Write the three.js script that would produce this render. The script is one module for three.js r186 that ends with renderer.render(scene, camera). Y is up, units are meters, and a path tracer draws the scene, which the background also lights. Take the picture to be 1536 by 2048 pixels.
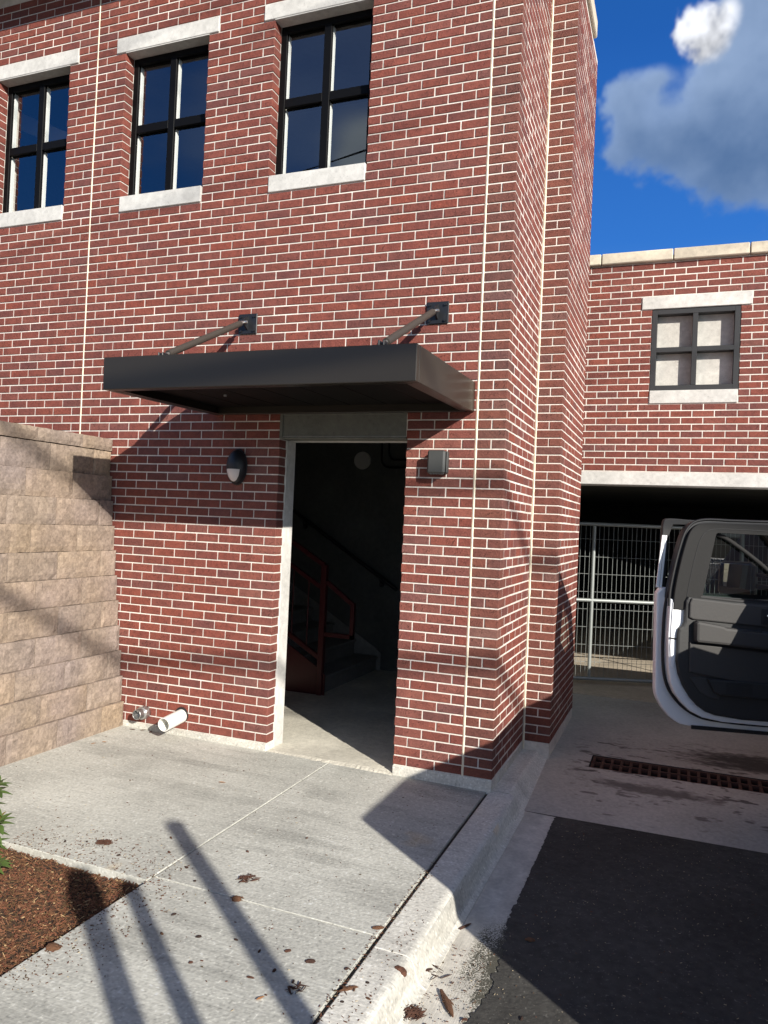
import * as THREE from 'three';
import { mergeGeometries } from 'three/addons/utils/BufferGeometryUtils.js';
import { ConvexGeometry } from 'three/addons/geometries/ConvexGeometry.js';

// ---------------------------------------------------------------- camera, sky, sun, exposure
const scene = new THREE.Scene();
const camera = new THREE.PerspectiveCamera(67.35, 0.75, 0.05, 600);
const CAM = new THREE.Vector3(1.1307, 1.7056, 5.1328);
camera.position.copy(CAM);
camera.rotation.set(0.0134, 0.3697, 0.0430, 'YXZ');
const EXPOSURE = 1.5;
const SUN = new THREE.Vector3(1.205, 0.677, 1).normalize();

const clamp = (x, a = 0, b = 1) => Math.min(b, Math.max(a, x));
const sstep = (a, b, x) => { const t = clamp((x - a) / (b - a)); return t * t * (3 - 2 * t); };
const lerp = (a, b, t) => a + (b - a) * t;
function rng(seed) { let s = seed >>> 0; return () => { s = (s + 0x6d2b79f5) | 0; let t = Math.imul(s ^ (s >>> 15), 1 | s); t = (t + Math.imul(t ^ (t >>> 7), 61 | t)) ^ t; return ((t ^ (t >>> 14)) >>> 0) / 4294967296; }; }
function hash3(x, y, z) { let h = Math.imul(x, 374761393) ^ Math.imul(y, 668265263) ^ Math.imul(z, 2147483647 ^ 0x5bd1e995); h = Math.imul(h ^ (h >>> 13), 1274126177); return ((h ^ (h >>> 16)) >>> 0) / 4294967296; }
function noise3(x, y, z) {
  const xi = Math.floor(x), yi = Math.floor(y), zi = Math.floor(z), f = (t) => t * t * (3 - 2 * t), u = f(x - xi), v = f(y - yi), w = f(z - zi);
  const h = (a, b, c) => hash3(xi + a, yi + b, zi + c);
  return lerp(lerp(lerp(h(0, 0, 0), h(1, 0, 0), u), lerp(h(0, 1, 0), h(1, 1, 0), u), v), lerp(lerp(h(0, 0, 1), h(1, 0, 1), u), lerp(h(0, 1, 1), h(1, 1, 1), u), v), w);
}
function fbm3(x, y, z, o = 5) { let s = 0, a = 0.5, n = 0; for (let i = 0; i < o; i++) { s += a * noise3(x, y, z); n += a; a *= 0.5; x = x * 2.03 + 7.1; y = y * 2.03 + 3.7; z = z * 2.03 + 5.3; } return s / n; }
// tileable 2-D noise
function tnoise(x, y, px, py, seed) {
  const xi = Math.floor(x), yi = Math.floor(y), f = (t) => t * t * (3 - 2 * t), u = f(x - xi), v = f(y - yi), m = (a, p) => ((a % p) + p) % p;
  const h = (a, b) => hash3(m(xi + a, px), m(yi + b, py), seed);
  return lerp(lerp(h(0, 0), h(1, 0), u), lerp(h(0, 1), h(1, 1), u), v);
}
function tfbm(u, v, px, py, o, seed) { let s = 0, a = 0.5, n = 0; for (let i = 0; i < o; i++) { s += a * tnoise(u * px, v * py, px, py, seed + i * 17); n += a; a *= 0.55; px *= 2; py *= 2; } return s / n; }

function makeSky() {
  const W = 4096, H = 2048, data = new Float32Array(W * H * 4);
  const stops = [[-90, .12, .115, .11], [-2, .16, .16, .16], [0, .36, .43, .46], [4, .22, .34, .48], [12, .065, .20, .49], [20, .024, .126, .425], [32, .012, .079, .305], [46, .009, .066, .215], [60, .018, .068, .17], [90, .018, .062, .15]];
  // cumulus ahead: [azimuth, elevation, radius az, radius el, strength]
  const grey = [[-5.0, 28.6, 1.5, 1.5, .85], [-3.0, 29.4, 1.3, 1.0, .8], [-4.2, 26.6, 1.9, 2.0, .95], [-1.2, 25.6, 3.0, 2.3, 1], [1.6, 28.4, 1.5, 1.9, .9], [2.4, 26.6, 2.6, 2.8, 1.1], [4.6, 29, 3.6, 3.4, 1.1], [5.0, 24.6, 3.6, 2.8, 1], [2.2, 22.8, 1.9, 1.6, .75], [9, 27, 6, 6, 1], [3.2, 32.2, 1.6, 2.4, .9], [-5.6, 25.2, 1.0, 1.0, .4], [2.2, 30.6, 1.5, 1.5, .85], [3.4, 32.6, 2.0, 2.4, .9], [7, 34, 4, 4, .9]];
  const white = [[-.2, 31.9, 1.45, 1.2, 1], [.6, 31.1, 1.4, 1.0, 1], [1.4, 32.3, 1.3, 1.1, .95], [-1.2, 31.8, .8, .7, .8], [-6.6, 26.9, .55, .4, .42], [-.1, 30.5, .6, .5, .6]];
  for (let j = 0; j < H; j++) {
    const el = ((j + 0.5) / H - 0.5) * Math.PI, ce = Math.cos(el), se = Math.sin(el), eld = el * 180 / Math.PI;
    let k = 0; while (k < stops.length - 2 && stops[k + 1][0] < eld) k++;
    const a = stops[k], b = stops[k + 1], t = clamp((eld - a[0]) / (b[0] - a[0]));
    const base = [lerp(a[1], b[1], t), lerp(a[2], b[2], t), lerp(a[3], b[3], t)];
    for (let i = 0; i < W; i++) {
      const ph = ((i + 0.5) / W - 0.5) * 2 * Math.PI, dx = ce * Math.cos(ph), dz = ce * Math.sin(ph), o = (j * W + i) * 4;
      let [r, g, bl] = base;
      if (eld > -1) {
        const cs = dx * SUN.x + se * SUN.y + dz * SUN.z, gl = Math.exp(-(1 - clamp(cs, -1, 1)) * 9) * .55 + Math.exp(-(1 - clamp(cs, -1, 1)) * 60) * .9;
        r += gl * .62; g += gl * .58; bl += gl * .5;
        const az = Math.atan2(dx, -dz) * 180 / Math.PI;
        if (az > -16 && az < 26 && eld > 12 && eld < 46) {
          const n1 = fbm3(az * .55 + 40, eld * .62, 3.1, 6), n2 = fbm3(az * .9 + 11, eld * .95 + 5, 9.2, 6), wx = (n2 - .5) * 1.5, wy = (n1 - .5) * 1.5;
          let dg = 1, dw = 1;
          for (const c of grey) { const q = ((az + wx - c[0]) / c[2]) ** 2 + ((eld + wy - c[1]) / c[3]) ** 2; if (q < 14) dg *= 1 - Math.min(.97, c[4] * .86 * Math.exp(-q * .75)); } dg = 1 - dg;
          for (const c of white) { const q = ((az + wx * .8 - c[0]) / c[2]) ** 2 + ((eld + wy * .8 - c[1]) / c[3]) ** 2; if (q < 14) dw *= 1 - Math.min(.97, c[4] * .8 * Math.exp(-q * .75)); } dw = 1 - dw;
          const ag = sstep(.38, .74, dg + (n1 - .5) * .42 + (n2 - .5) * .16) * lerp(.78, .93, sstep(.5, .95, dg)), lum = clamp((n1 - .5) * .5 + .12 + sstep(24.5, 31, eld) * .55 + sstep(.95, .55, dg) * .28, 0, 1);
          r = lerp(r, lerp(.070, .25, lum), ag); g = lerp(g, lerp(.125, .335, lum), ag); bl = lerp(bl, lerp(.235, .48, lum), ag);
          const aw = sstep(.34, .86, dw + (n2 - .5) * .75), lw = clamp(.66 + (n2 - .45) * 1.3 + (eld - 31.2) * .14, .42, 1);
          r = lerp(r, .70 * lw, aw); g = lerp(g, .72 * lw, aw); bl = lerp(bl, .77 * lw, aw);
        } else {
          const s = 1 / Math.max(.18, se + .12), n = fbm3(dx * s * 1.5 + 20, dz * s * 1.5 + 9, 2.5, 6), far = sstep(20, 60, Math.abs(az - 5));
          const view = sstep(32, 12, Math.abs(Math.abs(az + 146) < 180 ? az + 146 : 360 - Math.abs(az + 146))) * sstep(12, 22, eld), rc = .6 * sstep(.25, .8, Math.exp(-(((az + 157.5) / 3.6) ** 2) - (((eld - 25.4) / 2.6) ** 2)) + (n - .5) * 1.1), al = rc + (1 - rc) * sstep(.47, .63, n) * far * lerp(.85, .17, view), lm = .30 + .42 * sstep(.5, .78, n) + .3 * gl;
          r = lerp(r, lm * .94, al); g = lerp(g, lm * 1.05, al); bl = lerp(bl, lm * 1.03, al);
        }
      }
      data[o] = r; data[o + 1] = g; data[o + 2] = bl; data[o + 3] = 1;
    }
  }
  const t = new THREE.DataTexture(data, W, H, THREE.RGBAFormat, THREE.FloatType);
  t.mapping = THREE.EquirectangularReflectionMapping; t.magFilter = THREE.LinearFilter; t.minFilter = THREE.LinearFilter; t.needsUpdate = true;
  return t;
}
const skyTex = makeSky();
scene.background = skyTex; scene.environment = skyTex;
const sun = new THREE.DirectionalLight(new THREE.Color(1.0, 0.945, 0.85), 5);
sun.position.copy(SUN).multiplyScalar(40); sun.castShadow = true; sun.shadow.mapSize.set(4096, 4096); sun.shadow.radius = 0.9;
Object.assign(sun.shadow.camera, { left: -14, right: 14, top: 14, bottom: -14, near: 1, far: 90 });
scene.add(sun, sun.target);

// ---------------------------------------------------------------- helpers
const names = {};
function numbered(n) { const k = names[n] = (names[n] ?? -1) + 1; return k ? n + '_' + String(k).padStart(3, '0') : n; }
function tag(o, label, category, group) { o.userData.label = label; o.userData.category = category; if (group) o.userData.group = group; return o; }
function thing(name, label, category, [x, y, z] = [0, 0, 0], group) { const o = new THREE.Group(); o.name = numbered(name); o.position.set(x, y, z); scene.add(o); return tag(o, label, category, group); }
function part(name, geo, mat, parent) {
  const m = new THREE.Mesh(geo, mat); m.name = name; m.castShadow = m.receiveShadow = true; (parent ?? scene).add(m); return m;
}
function solo(name, geo, mat, label, category, group) { const m = part(numbered(name), geo, mat, scene); return tag(m, label, category, group); }
function structure(name, geo, mat) { const m = part(name, geo, mat, scene); m.userData.kind = 'structure'; return m; }
const V = (x, y, z) => new THREE.Vector3(x, y, z);
class GB { // flat-shaded triangle collector
  constructor() { this.p = []; this.t = []; this.c = []; }
  quad(a, b, c, d, ua, ub, uc, ud, col) { this.tri(a, b, c, ua, ub, uc, col); this.tri(a, c, d, ua, uc, ud, col); }
  tri(a, b, c, ua, ub, uc, col = [1, 1, 1]) { for (const [v, u] of [[a, ua], [b, ub], [c, uc]]) { this.p.push(v.x, v.y, v.z); this.t.push(u[0], u[1]); this.c.push(col[0], col[1], col[2]); } }
  build(off) {
    const g = new THREE.BufferGeometry();
    g.setAttribute('position', new THREE.Float32BufferAttribute(this.p, 3)); g.setAttribute('uv', new THREE.Float32BufferAttribute(this.t, 2)); g.setAttribute('color', new THREE.Float32BufferAttribute(this.c, 3));
    g.computeVertexNormals(); if (off) g.translate(-off.x, -off.y, -off.z); return g;
  }
}
// metric uv by dominant normal (box mapping); off shifts the pattern
function metricUV(g, ou = 0, ov = 0) {
  if (g.index) g = g.toNonIndexed();
  const p = g.attributes.position, n = g.attributes.normal, uv = new Float32Array(p.count * 2);
  for (let i = 0; i < p.count; i++) {
    const ax = Math.abs(n.getX(i)), ay = Math.abs(n.getY(i)), az = Math.abs(n.getZ(i)), x = p.getX(i), y = p.getY(i), z = p.getZ(i);
    const [u, v] = ay >= ax && ay >= az ? [x, z] : ax >= az ? [z, y] : [x, y];
    uv[2 * i] = u + ou; uv[2 * i + 1] = v + ov;
  }
  g.setAttribute('uv', new THREE.BufferAttribute(uv, 2)); return g;
}
// chamfered box between two corners
function cbox(x0, x1, y0, y1, z0, z1, b = 0.003, ou = 0, ov = 0) {
  b = Math.min(b, (x1 - x0) * .45, (y1 - y0) * .45, (z1 - z0) * .45);
  const gb = new GB(), X = [x0, x1], Y = [y0, y1], Z = [z0, z1], s = (i) => (i ? -1 : 1);
  const P = (i, j, k, ax) => V(X[i] + (ax === 0 ? 0 : s(i) * b), Y[j] + (ax === 1 ? 0 : s(j) * b), Z[k] + (ax === 2 ? 0 : s(k) * b));
  const uv = (v, ax) => (ax === 0 ? [v.z + ou, v.y + ov] : ax === 1 ? [v.x + ou, v.z + ov] : [v.x + ou, v.y + ov]);
  const put = (pts, ax, ref) => {
    const n = new THREE.Vector3().crossVectors(pts[1].clone().sub(pts[0]), pts[2].clone().sub(pts[0]));
    if (n.dot(ref) < 0) pts.reverse();
    if (pts.length === 4) gb.quad(...pts, ...pts.map((q) => uv(q, ax))); else gb.tri(...pts, ...pts.map((q) => uv(q, ax)));
  };
  for (let i = 0; i < 2; i++) {
    put([P(i, 0, 0, 0), P(i, 1, 0, 0), P(i, 1, 1, 0), P(i, 0, 1, 0)], 0, V(-s(i), 0, 0));
    put([P(0, i, 0, 1), P(1, i, 0, 1), P(1, i, 1, 1), P(0, i, 1, 1)], 1, V(0, -s(i), 0));
    put([P(0, 0, i, 2), P(1, 0, i, 2), P(1, 1, i, 2), P(0, 1, i, 2)], 2, V(0, 0, -s(i)));
    for (let j = 0; j < 2; j++) {
      put([P(i, j, 0, 0), P(i, j, 1, 0), P(i, j, 1, 1), P(i, j, 0, 1)], 0, V(-s(i), -s(j), 0));
      put([P(i, 0, j, 0), P(i, 1, j, 0), P(i, 1, j, 2), P(i, 0, j, 2)], 0, V(-s(i), 0, -s(j)));
      put([P(0, i, j, 1), P(1, i, j, 1), P(1, i, j, 2), P(0, i, j, 2)], 1, V(0, -s(i), -s(j)));
      for (let k = 0; k < 2; k++) put([P(i, j, k, 0), P(i, j, k, 1), P(i, j, k, 2)], 0, V(-s(i), -s(j), -s(k)));
    }
  }
  return gb.build();
}
function bar(a, b, r, seg = 10, r2 = r) { // cylinder from a to b
  const d = new THREE.Vector3().subVectors(b, a), g = new THREE.CylinderGeometry(r2, r, d.length(), seg, 1);
  g.translate(0, d.length() / 2, 0); g.applyQuaternion(new THREE.Quaternion().setFromUnitVectors(V(0, 1, 0), d.normalize())); g.translate(a.x, a.y, a.z); return g;
}
function squareBar(a, b, w, h = w) { // box section from a to b, in a vertical plane
  const d = new THREE.Vector3().subVectors(b, a), L = d.length(); d.normalize();
  const side = Math.abs(d.y) > .99 ? V(1, 0, 0) : new THREE.Vector3().crossVectors(V(0, 1, 0), d).normalize(), up = new THREE.Vector3().crossVectors(d, side);
  const g = cbox(-w / 2, w / 2, -h / 2, h / 2, 0, L, .003); g.applyMatrix4(new THREE.Matrix4().makeBasis(side, up, d)); g.translate(a.x, a.y, a.z); return g;
}
const plain = (gs) => mergeGeometries(gs.map((g) => { g = g.index ? g.toNonIndexed() : g.clone(); for (const k of Object.keys(g.attributes)) if (!['position', 'normal', 'uv'].includes(k)) g.deleteAttribute(k); return g; }));

// ---------------------------------------------------------------- textures and materials
function tex(w, h, f, srgb, rep) {
  const d = new Uint8Array(w * h * 4);
  for (let y = 0; y < h; y++) for (let x = 0; x < w; x++) { const c = f((x + .5) / w, (y + .5) / h, x, y), o = (y * w + x) * 4; d[o] = clamp(c[0]) * 255; d[o + 1] = clamp(c[1]) * 255; d[o + 2] = clamp(c[2]) * 255; d[o + 3] = 255; }
  const t = new THREE.DataTexture(d, w, h); t.wrapS = t.wrapT = THREE.RepeatWrapping; t.magFilter = THREE.LinearFilter; t.minFilter = THREE.LinearFilter;
  if (srgb) t.colorSpace = THREE.SRGBColorSpace; if (rep) t.repeat.set(rep[0], rep[1] ?? rep[0]); t.needsUpdate = true; return t;
}
const g3 = (v) => [v, v, v];
// brick face: grain, pits and diagonal drag marks, 0.8 m tile
const brickMarks = new Float32Array(1024 * 1024);
{ const r = rng(5); for (let k = 0; k < 520; k++) { let x = r() * 1024, y = r() * 1024, L = 12 + r() * 46, a = -.72 + (r() - .5) * .5, cv = (r() - .5) * .02, w = .8 + r() * 1.5, s = (r() < .62 ? 1 : -1) * (.35 + r() * .65); for (let i = 0; i < L; i++) { x += Math.cos(a); y -= Math.sin(a); a += cv; const e = s * Math.sin(Math.PI * i / L); for (let dy = -2; dy <= 2; dy++) for (let dx = -2; dx <= 2; dx++) { const q = Math.exp(-(dx * dx + dy * dy) / (w * w)) * e * .35, ix = (((x + dx) | 0) + 2048) % 1024, iy = (((y + dy) | 0) + 2048) % 1024; brickMarks[iy * 1024 + ix] = clamp(brickMarks[iy * 1024 + ix] + q, -1, 1); } } } }
const brickMap = tex(1024, 1024, (u, v, x, y) => { const n = tfbm(u, v, 24, 24, 4, 1), f = tfbm(u, v, 160, 160, 2, 2), b = tfbm(u, v, 5, 7, 3, 3), m = brickMarks[y * 1024 + x]; const k = .90 + .16 * (n - .5) + .22 * (f - .5) + .14 * (b - .5) + m * .24; return [k, k * (1 + .06 * (b - .5)) + Math.max(0, m) * .03, k + Math.max(0, m) * .03]; }, true, [1.25]);
const brickBump = tex(1024, 1024, (u, v, x, y) => g3(.5 + .22 * (tfbm(u, v, 128, 128, 3, 7) - .5) + .2 * (tfbm(u, v, 18, 30, 3, 8) - .5) + brickMarks[y * 1024 + x] * .42), false, [1.25]);
const concMap = tex(1024, 1024, (u, v) => { const a = tfbm(u, v, 3, 3, 5, 11), b = tfbm(u, v, 40, 40, 3, 12), s = tfbm(u, v, 200, 200, 1, 13), k = .86 + .26 * (a - .5) + .12 * (b - .5) + (s > .86 ? -.07 : 0); return [k, k * .995, k * .985]; }, true, [.8]);
const concBump = tex(1024, 1024, (u, v) => g3(.5 + .5 * (tfbm(u, v, 90, 90, 4, 14) - .5) + .25 * (tfbm(u, v, 8, 8, 3, 15) - .5)), false, [.8]);
// paving slab surface: 4 m tile, broomed across with blotches and pale flecks
const paveMap = tex(2048, 2048, (u, v) => {
  const a = tfbm(u, v, 3, 3, 5, 21), b = tfbm(u, v, 11, 9, 4, 22), br = tfbm(u, v, 14, 260, 3, 23), f = tfbm(u, v, 420, 420, 1, 24), d = tfbm(u, v, 5, 26, 4, 25), st = tfbm(u, v, 7, 7, 4, 29);
  const tr = tfbm(u, v, 4, 4, 5, 28); let k = .86 + .26 * (a - .5) + .14 * (b - .5) + .06 * (br - .5) + .12 * (f - .5) - .09 * sstep(.5, .75, d) * sstep(.45, .62, tr);
  if (f > .9) k += .10; if (f < .1) k -= .07;
  const rust = sstep(.70, .78, st) * .10; return [k + rust * .3, k * .992 - rust * .2, k * .965 - rust * .8];
}, true, [.25]);
const paveBump = tex(2048, 2048, (u, v) => g3(.5 + .4 * (tfbm(u, v, 30, 420, 3, 26) - .5) + .4 * (tfbm(u, v, 330, 330, 2, 27) - .5)), false, [.25]);
const asphMap = tex(1024, 1024, (u, v) => { const s = tfbm(u, v, 300, 300, 1, 31), a = tfbm(u, v, 3, 3, 5, 32), b = tfbm(u, v, 90, 90, 2, 33); let k = .50 + .30 * (a - .5) + .17 * (b - .5); if (s > .88) k += .16; if (s > .95) k += .2; return [k * 1.02, k, k * .97]; }, true, [.37]);
const asphBump = tex(1024, 1024, (u, v) => g3(.5 + .8 * (tfbm(u, v, 150, 150, 3, 34) - .5)), false, [.5]);
const blockMap = tex(1024, 1024, (u, v) => { const a = tfbm(u, v, 5, 5, 4, 41), b = tfbm(u, v, 60, 60, 3, 42), s = tfbm(u, v, 220, 220, 1, 43); let k = .87 + .16 * (a - .5) + .27 * (b - .5); if (s > .9) k += .12; if (s < .12) k -= .10; return [k, k * .985, k * .97]; }, true, [1]);
const blockBump = tex(1024, 1024, (u, v) => g3(.5 + .75 * (tfbm(u, v, 60, 60, 4, 44) - .5) + .22 * (tfbm(u, v, 9, 12, 3, 45) - .5)), false, [1]);

const std = (o) => new THREE.MeshStandardMaterial(o), lin = (r, g, b) => new THREE.Color().setRGB(r, g, b);
const M = {
  brick: std({ map: brickMap, bumpMap: brickBump, bumpScale: .013, roughness: .82, vertexColors: true }),
  mortar: std({ color: lin(.95, .885, .82), map: concMap, bumpMap: concBump, bumpScale: .004, roughness: .95 }),
  caststone: std({ color: lin(.80, .79, .765), map: concMap, bumpMap: concBump, bumpScale: .0015, roughness: .85 }),
  cream: std({ color: lin(.80, .72, .58), map: concMap, bumpMap: concBump, bumpScale: .001, roughness: .8 }),
  sealant: std({ color: lin(.74, .66, .51), bumpMap: concBump, bumpScale: .003, roughness: .7 }),
  concrete: std({ color: lin(.50, .49, .455), map: concMap, bumpMap: concBump, bumpScale: .003, roughness: .92 }),
  rawConcrete: std({ color: lin(.84, .80, .69), map: concMap, bumpMap: concBump, bumpScale: .006, roughness: .95 }),
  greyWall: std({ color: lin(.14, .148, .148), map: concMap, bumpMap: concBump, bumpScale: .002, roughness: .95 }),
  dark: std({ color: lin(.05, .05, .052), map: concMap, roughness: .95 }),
  pave: std({ color: lin(.64, .645, .615), map: paveMap, bumpMap: paveBump, bumpScale: .003, roughness: .93 }),
  kerb: std({ color: lin(.80, .79, .755), map: paveMap, bumpMap: paveBump, bumpScale: .003, roughness: .93 }),
  asphalt: std({ color: lin(.205, .205, .195), map: asphMap, bumpMap: asphBump, bumpScale: .0035, roughness: .88 }),
  block: std({ map: blockMap, bumpMap: blockBump, bumpScale: .005, roughness: .95, vertexColors: true }),
  frame: new THREE.MeshPhysicalMaterial({ color: lin(.004, .004, .0045), roughness: .5, specularIntensity: .22 }),
  innerFrame: std({ color: lin(.88, .88, .86), roughness: .45 }),
  bronze: new THREE.MeshPhysicalMaterial({ color: lin(.024, .020, .0155), roughness: .30, metalness: 0, specularIntensity: .8 }),
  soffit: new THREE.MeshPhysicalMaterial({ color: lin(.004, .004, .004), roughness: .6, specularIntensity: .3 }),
  rod: std({ color: lin(.065, .056, .048), roughness: .5, metalness: .3 }),
  steel: std({ color: lin(.55, .55, .54), roughness: .35, metalness: .9 }),
  galv: std({ color: lin(.30, .32, .31), roughness: .5, metalness: .45, bumpMap: concBump, bumpScale: .0008 }),
  pvc: std({ color: lin(.80, .79, .74), roughness: .35 }),
  blackMetal: std({ color: lin(.012, .013, .016), roughness: .42 }),
  greyPlastic: std({ color: lin(.055, .057, .056), roughness: .5 }),
  lens: std({ color: lin(.72, .66, .64), roughness: .35 }),
  redPaint: std({ color: lin(.062, .006, .009), roughness: .45 }),
  tread: std({ color: lin(.34, .34, .345), roughness: .9, map: concMap }),
  whitePaint: new THREE.MeshPhysicalMaterial({ color: lin(.88, .89, .90), roughness: .28, clearcoat: .8, clearcoatRoughness: .06 }),
  trim: std({ color: lin(.026, .026, .026), roughness: .62, bumpMap: concBump, bumpScale: .0012 }),
  trimGrey: std({ color: lin(.042, .040, .0385), roughness: .7, bumpMap: concBump, bumpScale: .001 }),
  frameTrim: new THREE.MeshPhysicalMaterial({ color: lin(.024, .0235, .023), roughness: .8, specularIntensity: .4, bumpMap: concBump, bumpScale: .001 }),
  rubber: std({ color: lin(.012, .012, .013), roughness: .6 }),
  tyre: std({ color: lin(.018, .018, .018), roughness: .85 }),
  chrome: std({ color: lin(.8, .8, .8), roughness: .12, metalness: 1 }),
  mirror: std({ color: lin(.85, .86, .86), roughness: .01, metalness: 1 }),
  glass: new THREE.MeshPhysicalMaterial({ color: lin(.93, .96, .96), roughness: 0, transmission: 1, thickness: 0, ior: 2.3 }),
  carGlass: new THREE.MeshPhysicalMaterial({ color: lin(.38, .46, .43), roughness: 0, transmission: 1, thickness: 0, ior: 1.5 }),
  darkGlass: std({ color: lin(.01, .012, .013), roughness: .04 }),
  iron: std({ color: lin(.085, .038, .026), roughness: .8, metalness: .2, bumpMap: concBump, bumpScale: .002 }),
  expansion: std({ color: lin(.045, .038, .032), roughness: 1, bumpMap: concBump, bumpScale: .01 }),
  soil: std({ color: lin(.07, .036, .019), map: blockMap, bumpMap: blockBump, bumpScale: .03, roughness: 1 }),
  earth: std({ color: lin(.10, .085, .05), map: blockMap, bumpMap: blockBump, bumpScale: .03, roughness: 1 }),
  leaf: new THREE.MeshPhysicalMaterial({ vertexColors: true, color: lin(1, 1, 1), roughness: .42, transmission: .22, thickness: 0, side: THREE.DoubleSide }),
  stem: std({ color: lin(.12, .075, .035), roughness: .9 }),
  wood: std({ color: lin(.16, .11, .075), roughness: .9 }),
  cable: std({ color: lin(.015, .015, .016), roughness: .7 }),
  redLamp: std({ color: lin(.35, .01, .01), roughness: .2 }),
};

// ---------------------------------------------------------------- measures
const c = 0.06773, u = 0.2032, MJ = 0.0096;      // brick course, brick length, mortar joint
const JR = -u, JL = -u - 17 * u;                 // the two sealant joints of the front wall
const W3 = JR - 8.5 * u, W2 = W3 - 7 * u, W1 = W2 - 7 * u;   // left edges of the upper windows
const SILL = 64 * c, HEAD = 82 * c, DL = JR - 7.5 * u, DR = JR - 2.5 * u, DTOP = 34 * c;
const Z1 = -1.084, X2 = 0.2132, ZE = -2.46, TOP = 6.27, ROWS = 92;
const ZW = -2.97, YB = 2.325;                    // low wing: plane of its wall, top of its beam
const gy = (x) => -0.08 - 0.0131 * Math.min(0, x);
const apronY = (z) => { const t = [[6, -.2], [-.11, -.2], [-1.1, -.115], [-3, -.075], [-3.95, -.055], [-20, -.055]]; for (let i = 0; i < t.length - 1; i++) if (z <= t[i][0] && z >= t[i + 1][0]) return lerp(t[i][1], t[i + 1][1], (t[i][0] - z) / (t[i][0] - t[i + 1][0])); return -.055; };

// ---------------------------------------------------------------- ground
{
  const g = new THREE.PlaneGeometry(700, 700).rotateX(-Math.PI / 2).translate(0, -.32, 0); structure('ground', metricUV(g), M.earth);
}
// asphalt drive with a ragged edge
{
  const r = rng(77), s = new THREE.Shape(); s.moveTo(40, -.105); s.lineTo(40, 45); s.lineTo(.43, 45);
  for (let z = 8; z > -.09; z -= .018) { const frag = sstep(.9, 1.7, z), big = .05 * sstep(1.25, 1.75, z) * sstep(2.6, 1.9, z); s.lineTo(.415 + .03 * (fbm3(z * 2, 0, 5, 3) - .5) * 2 * frag + big + (r() - .5) * (.008 + .022 * frag), z); }
  for (let x = .43; x < 6; x += .02) s.lineTo(x, -.105 + (r() - .5) * .012 + .02 * (fbm3(x * 3, 2, 1, 3) - .5));
  const g = new THREE.ShapeGeometry(s); g.rotateX(Math.PI / 2); const p = g.attributes.position, ix = g.index.array; for (let i = 0; i < ix.length; i += 3) [ix[i + 1], ix[i + 2]] = [ix[i + 2], ix[i + 1]];
  for (let i = 0; i < p.count; i++) p.setY(i, -.202); g.computeVertexNormals();
  structure('asphalt_road', metricUV(g), M.asphalt);
  structure('road_base', metricUV(new THREE.PlaneGeometry(60, 70).rotateX(-Math.PI / 2).translate(29, -.3, 12)), M.asphalt);
}
// concrete gutter between kerb and asphalt, spattered with tar where the asphalt frays
{
  const gm = tex(512, 2048, (a, b) => {
    const x = .17 + a * .45, z = -.2 + b * 5.2, n = tfbm(a, b, 30, 380, 3, 61), m = tfbm(a, b, 6, 60, 4, 62), k0 = .84 + .2 * (m - .5) + .12 * (n - .5);
    const zone = sstep(1.30, 1.62, z) * sstep(2.15, 1.9, z) * sstep(.27, .37, x) + .8 * sstep(.385, .43, x) * (.35 + .65 * sstep(.6, 1.4, z)) + .25 * sstep(.2, .18, x);
    const sp = sstep(.46, .60, tfbm(a, b, 110, 1430, 2, 63) * .95 + (m - .5) * .5 + zone * .26 - .18) * clamp(zone * 1.2), k = lerp(k0, .20, sp * .8); return [k, k * .985, k * lerp(.95, .88, sp)];
  }, true);
  const gmat = std({ color: lin(.80, .78, .74), map: gm, bumpMap: paveBump, bumpScale: .002, roughness: .93 });
  const gb = new GB(), xs = [.165, .2, .24, .33, .60], ys = [-.19, -.2, -.2012, -.2032, -.206], r = rng(3);
  const nz = 60, at = (i, j) => V(xs[i], ys[i] - .002 * r(), lerp(-.103, 5, j / nz)), grid = xs.map((_, i) => Array.from({ length: nz + 1 }, (_, j) => at(i, j))), uvp = (v) => [(v.x - .17) / .45, (v.z + .2) / 5.2];
  for (let i = 0; i < 4; i++) for (let j = 0; j < nz; j++) { const q = [grid[i][j], grid[i][j + 1], grid[i + 1][j + 1], grid[i + 1][j]]; gb.quad(...q, ...q.map(uvp)); }
  structure('gutter', gb.build(), gmat);
}
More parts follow.
